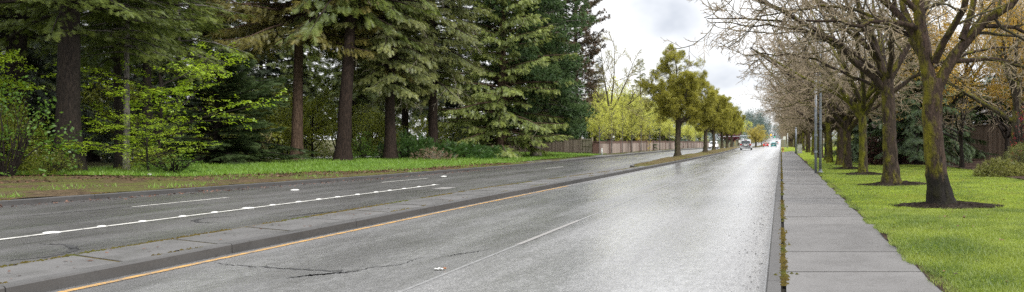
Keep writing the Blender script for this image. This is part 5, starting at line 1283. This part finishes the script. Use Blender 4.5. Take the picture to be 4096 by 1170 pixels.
# ================================================================== SKY, SUN, CAMERA
w = bpy.data.worlds.new('World'); SC.world = w; w.use_nodes = True
t = w.node_tree; t.nodes.clear()
SUN_EL, SUN_AZ = math.radians(42), math.radians(122)      # azimuth clockwise from +Y
def wn(typ, **kw):
    n = t.nodes.new(typ)
    for k, v in kw.items(): setattr(n, k, v)
    return n
out = wn('ShaderNodeOutputWorld'); bg = wn('ShaderNodeBackground'); sky = wn('ShaderNodeTexSky', sky_type='NISHITA')
sky.sun_disc = False; sky.sun_elevation = SUN_EL; sky.sun_rotation = SUN_AZ; sky.altitude = 50
tc = wn('ShaderNodeTexCoord'); sep = wn('ShaderNodeSeparateXYZ'); t.links.new(tc.outputs['Generated'], sep.inputs[0])
def wm(op, a, b=0.0, clamp=False):
    n = wn('ShaderNodeMath', operation=op, use_clamp=clamp)
    for i, q in enumerate((a, b)):
        if isinstance(q, bpy.types.NodeSocket): t.links.new(q, n.inputs[i])
        else: n.inputs[i].default_value = q
    return n.outputs[0]
mp = wn('ShaderNodeMapping'); mp.inputs['Location'].default_value = (3.1, 1.7, .4); mp.inputs['Scale'].default_value = (1, 1, 1.5); t.links.new(tc.outputs['Generated'], mp.inputs[0])
nz = wn('ShaderNodeTexNoise'); nz.inputs['Scale'].default_value = 4.6; nz.inputs['Detail'].default_value = 5; nz.inputs['Roughness'].default_value = .48; nz.inputs['Distortion'].default_value = .25
t.links.new(mp.outputs[0], nz.inputs['Vector'])
gd = Vector(((672-CX)/F, 1, (HY-24)/F)).normalized()
dp = wn('ShaderNodeVectorMath', operation='DISTANCE'); t.links.new(tc.outputs['Generated'], dp.inputs[0]); dp.inputs[1].default_value = gd
cloudk = wm('SUBTRACT', nz.outputs['Fac'], wm('MULTIPLY', wm('SUBTRACT', 1.0, wm('MULTIPLY', dp.outputs['Value'], 1/.13), clamp=True), .22))
rp = wn('ShaderNodeValToRGB'); t.links.new(cloudk, rp.inputs[0])
cr = rp.color_ramp; cr.elements[0].position = .30; cr.elements[0].color = (5.6,5.9,6.5,1); cr.elements[1].position = .56; cr.elements[1].color = (11.0,11.0,11.1,1)
e = cr.elements.new(.44); e.color = (9.3,9.4,9.6,1)
zb = wm('ADD', 1.0, wm('MULTIPLY', wm('MAXIMUM', wm('SUBTRACT', sep.outputs[2], .22), 0.0), 1.9))
br = wn('ShaderNodeMixRGB', blend_type='MULTIPLY'); br.inputs[0].default_value = 1.0
t.links.new(rp.outputs[0], br.inputs[1]); t.links.new(zb, br.inputs[2])
mx = wn('ShaderNodeMixRGB'); mx.inputs[0].default_value = .93; t.links.new(sky.outputs[0], mx.inputs[1]); t.links.new(br.outputs[0], mx.inputs[2])
t.links.new(mx.outputs[0], bg.inputs['Color']); bg.inputs['Strength'].default_value = .135; t.links.new(bg.outputs[0], out.inputs[0])
sd = bpy.data.lights.new('Sun', 'SUN'); sd.energy = 3.1; sd.angle = math.radians(10); sd.color = (1.0,.95,.87)
so = bpy.data.objects.new('Sun', sd); COL.objects.link(so)
dirv = Vector((math.sin(SUN_AZ)*math.cos(SUN_EL), math.cos(SUN_AZ)*math.cos(SUN_EL), math.sin(SUN_EL)))
so.rotation_euler = (-dirv).to_track_quat('-Z', 'Y').to_euler()
cam = bpy.data.cameras.new('Camera'); co = bpy.data.objects.new('Camera', cam); COL.objects.link(co)
cam.sensor_width = 36; cam.sensor_fit = 'HORIZONTAL'; cam.lens = 36*F/1024
cam.shift_x = -(CX-512)/1024; cam.shift_y = -(146-HY)/1024
cam.clip_start = .1; cam.clip_end = 6000
co.location = (0, 0, H); co.rotation_euler = (PI/2, 0, 0)
SC.camera = co
SC.view_settings.view_transform = 'Standard'; SC.view_settings.look = 'None'; SC.view_settings.exposure = 0; SC.view_settings.gamma = 1
SC.render.engine = 'CYCLES'
SC.cycles.use_denoising = False
SC.render.filter_size = 1.15
SC.cycles.max_bounces = 6; SC.cycles.diffuse_bounces = 3; SC.cycles.glossy_bounces = 3; SC.cycles.transmission_bounces = 3; SC.cycles.transparent_max_bounces = 4
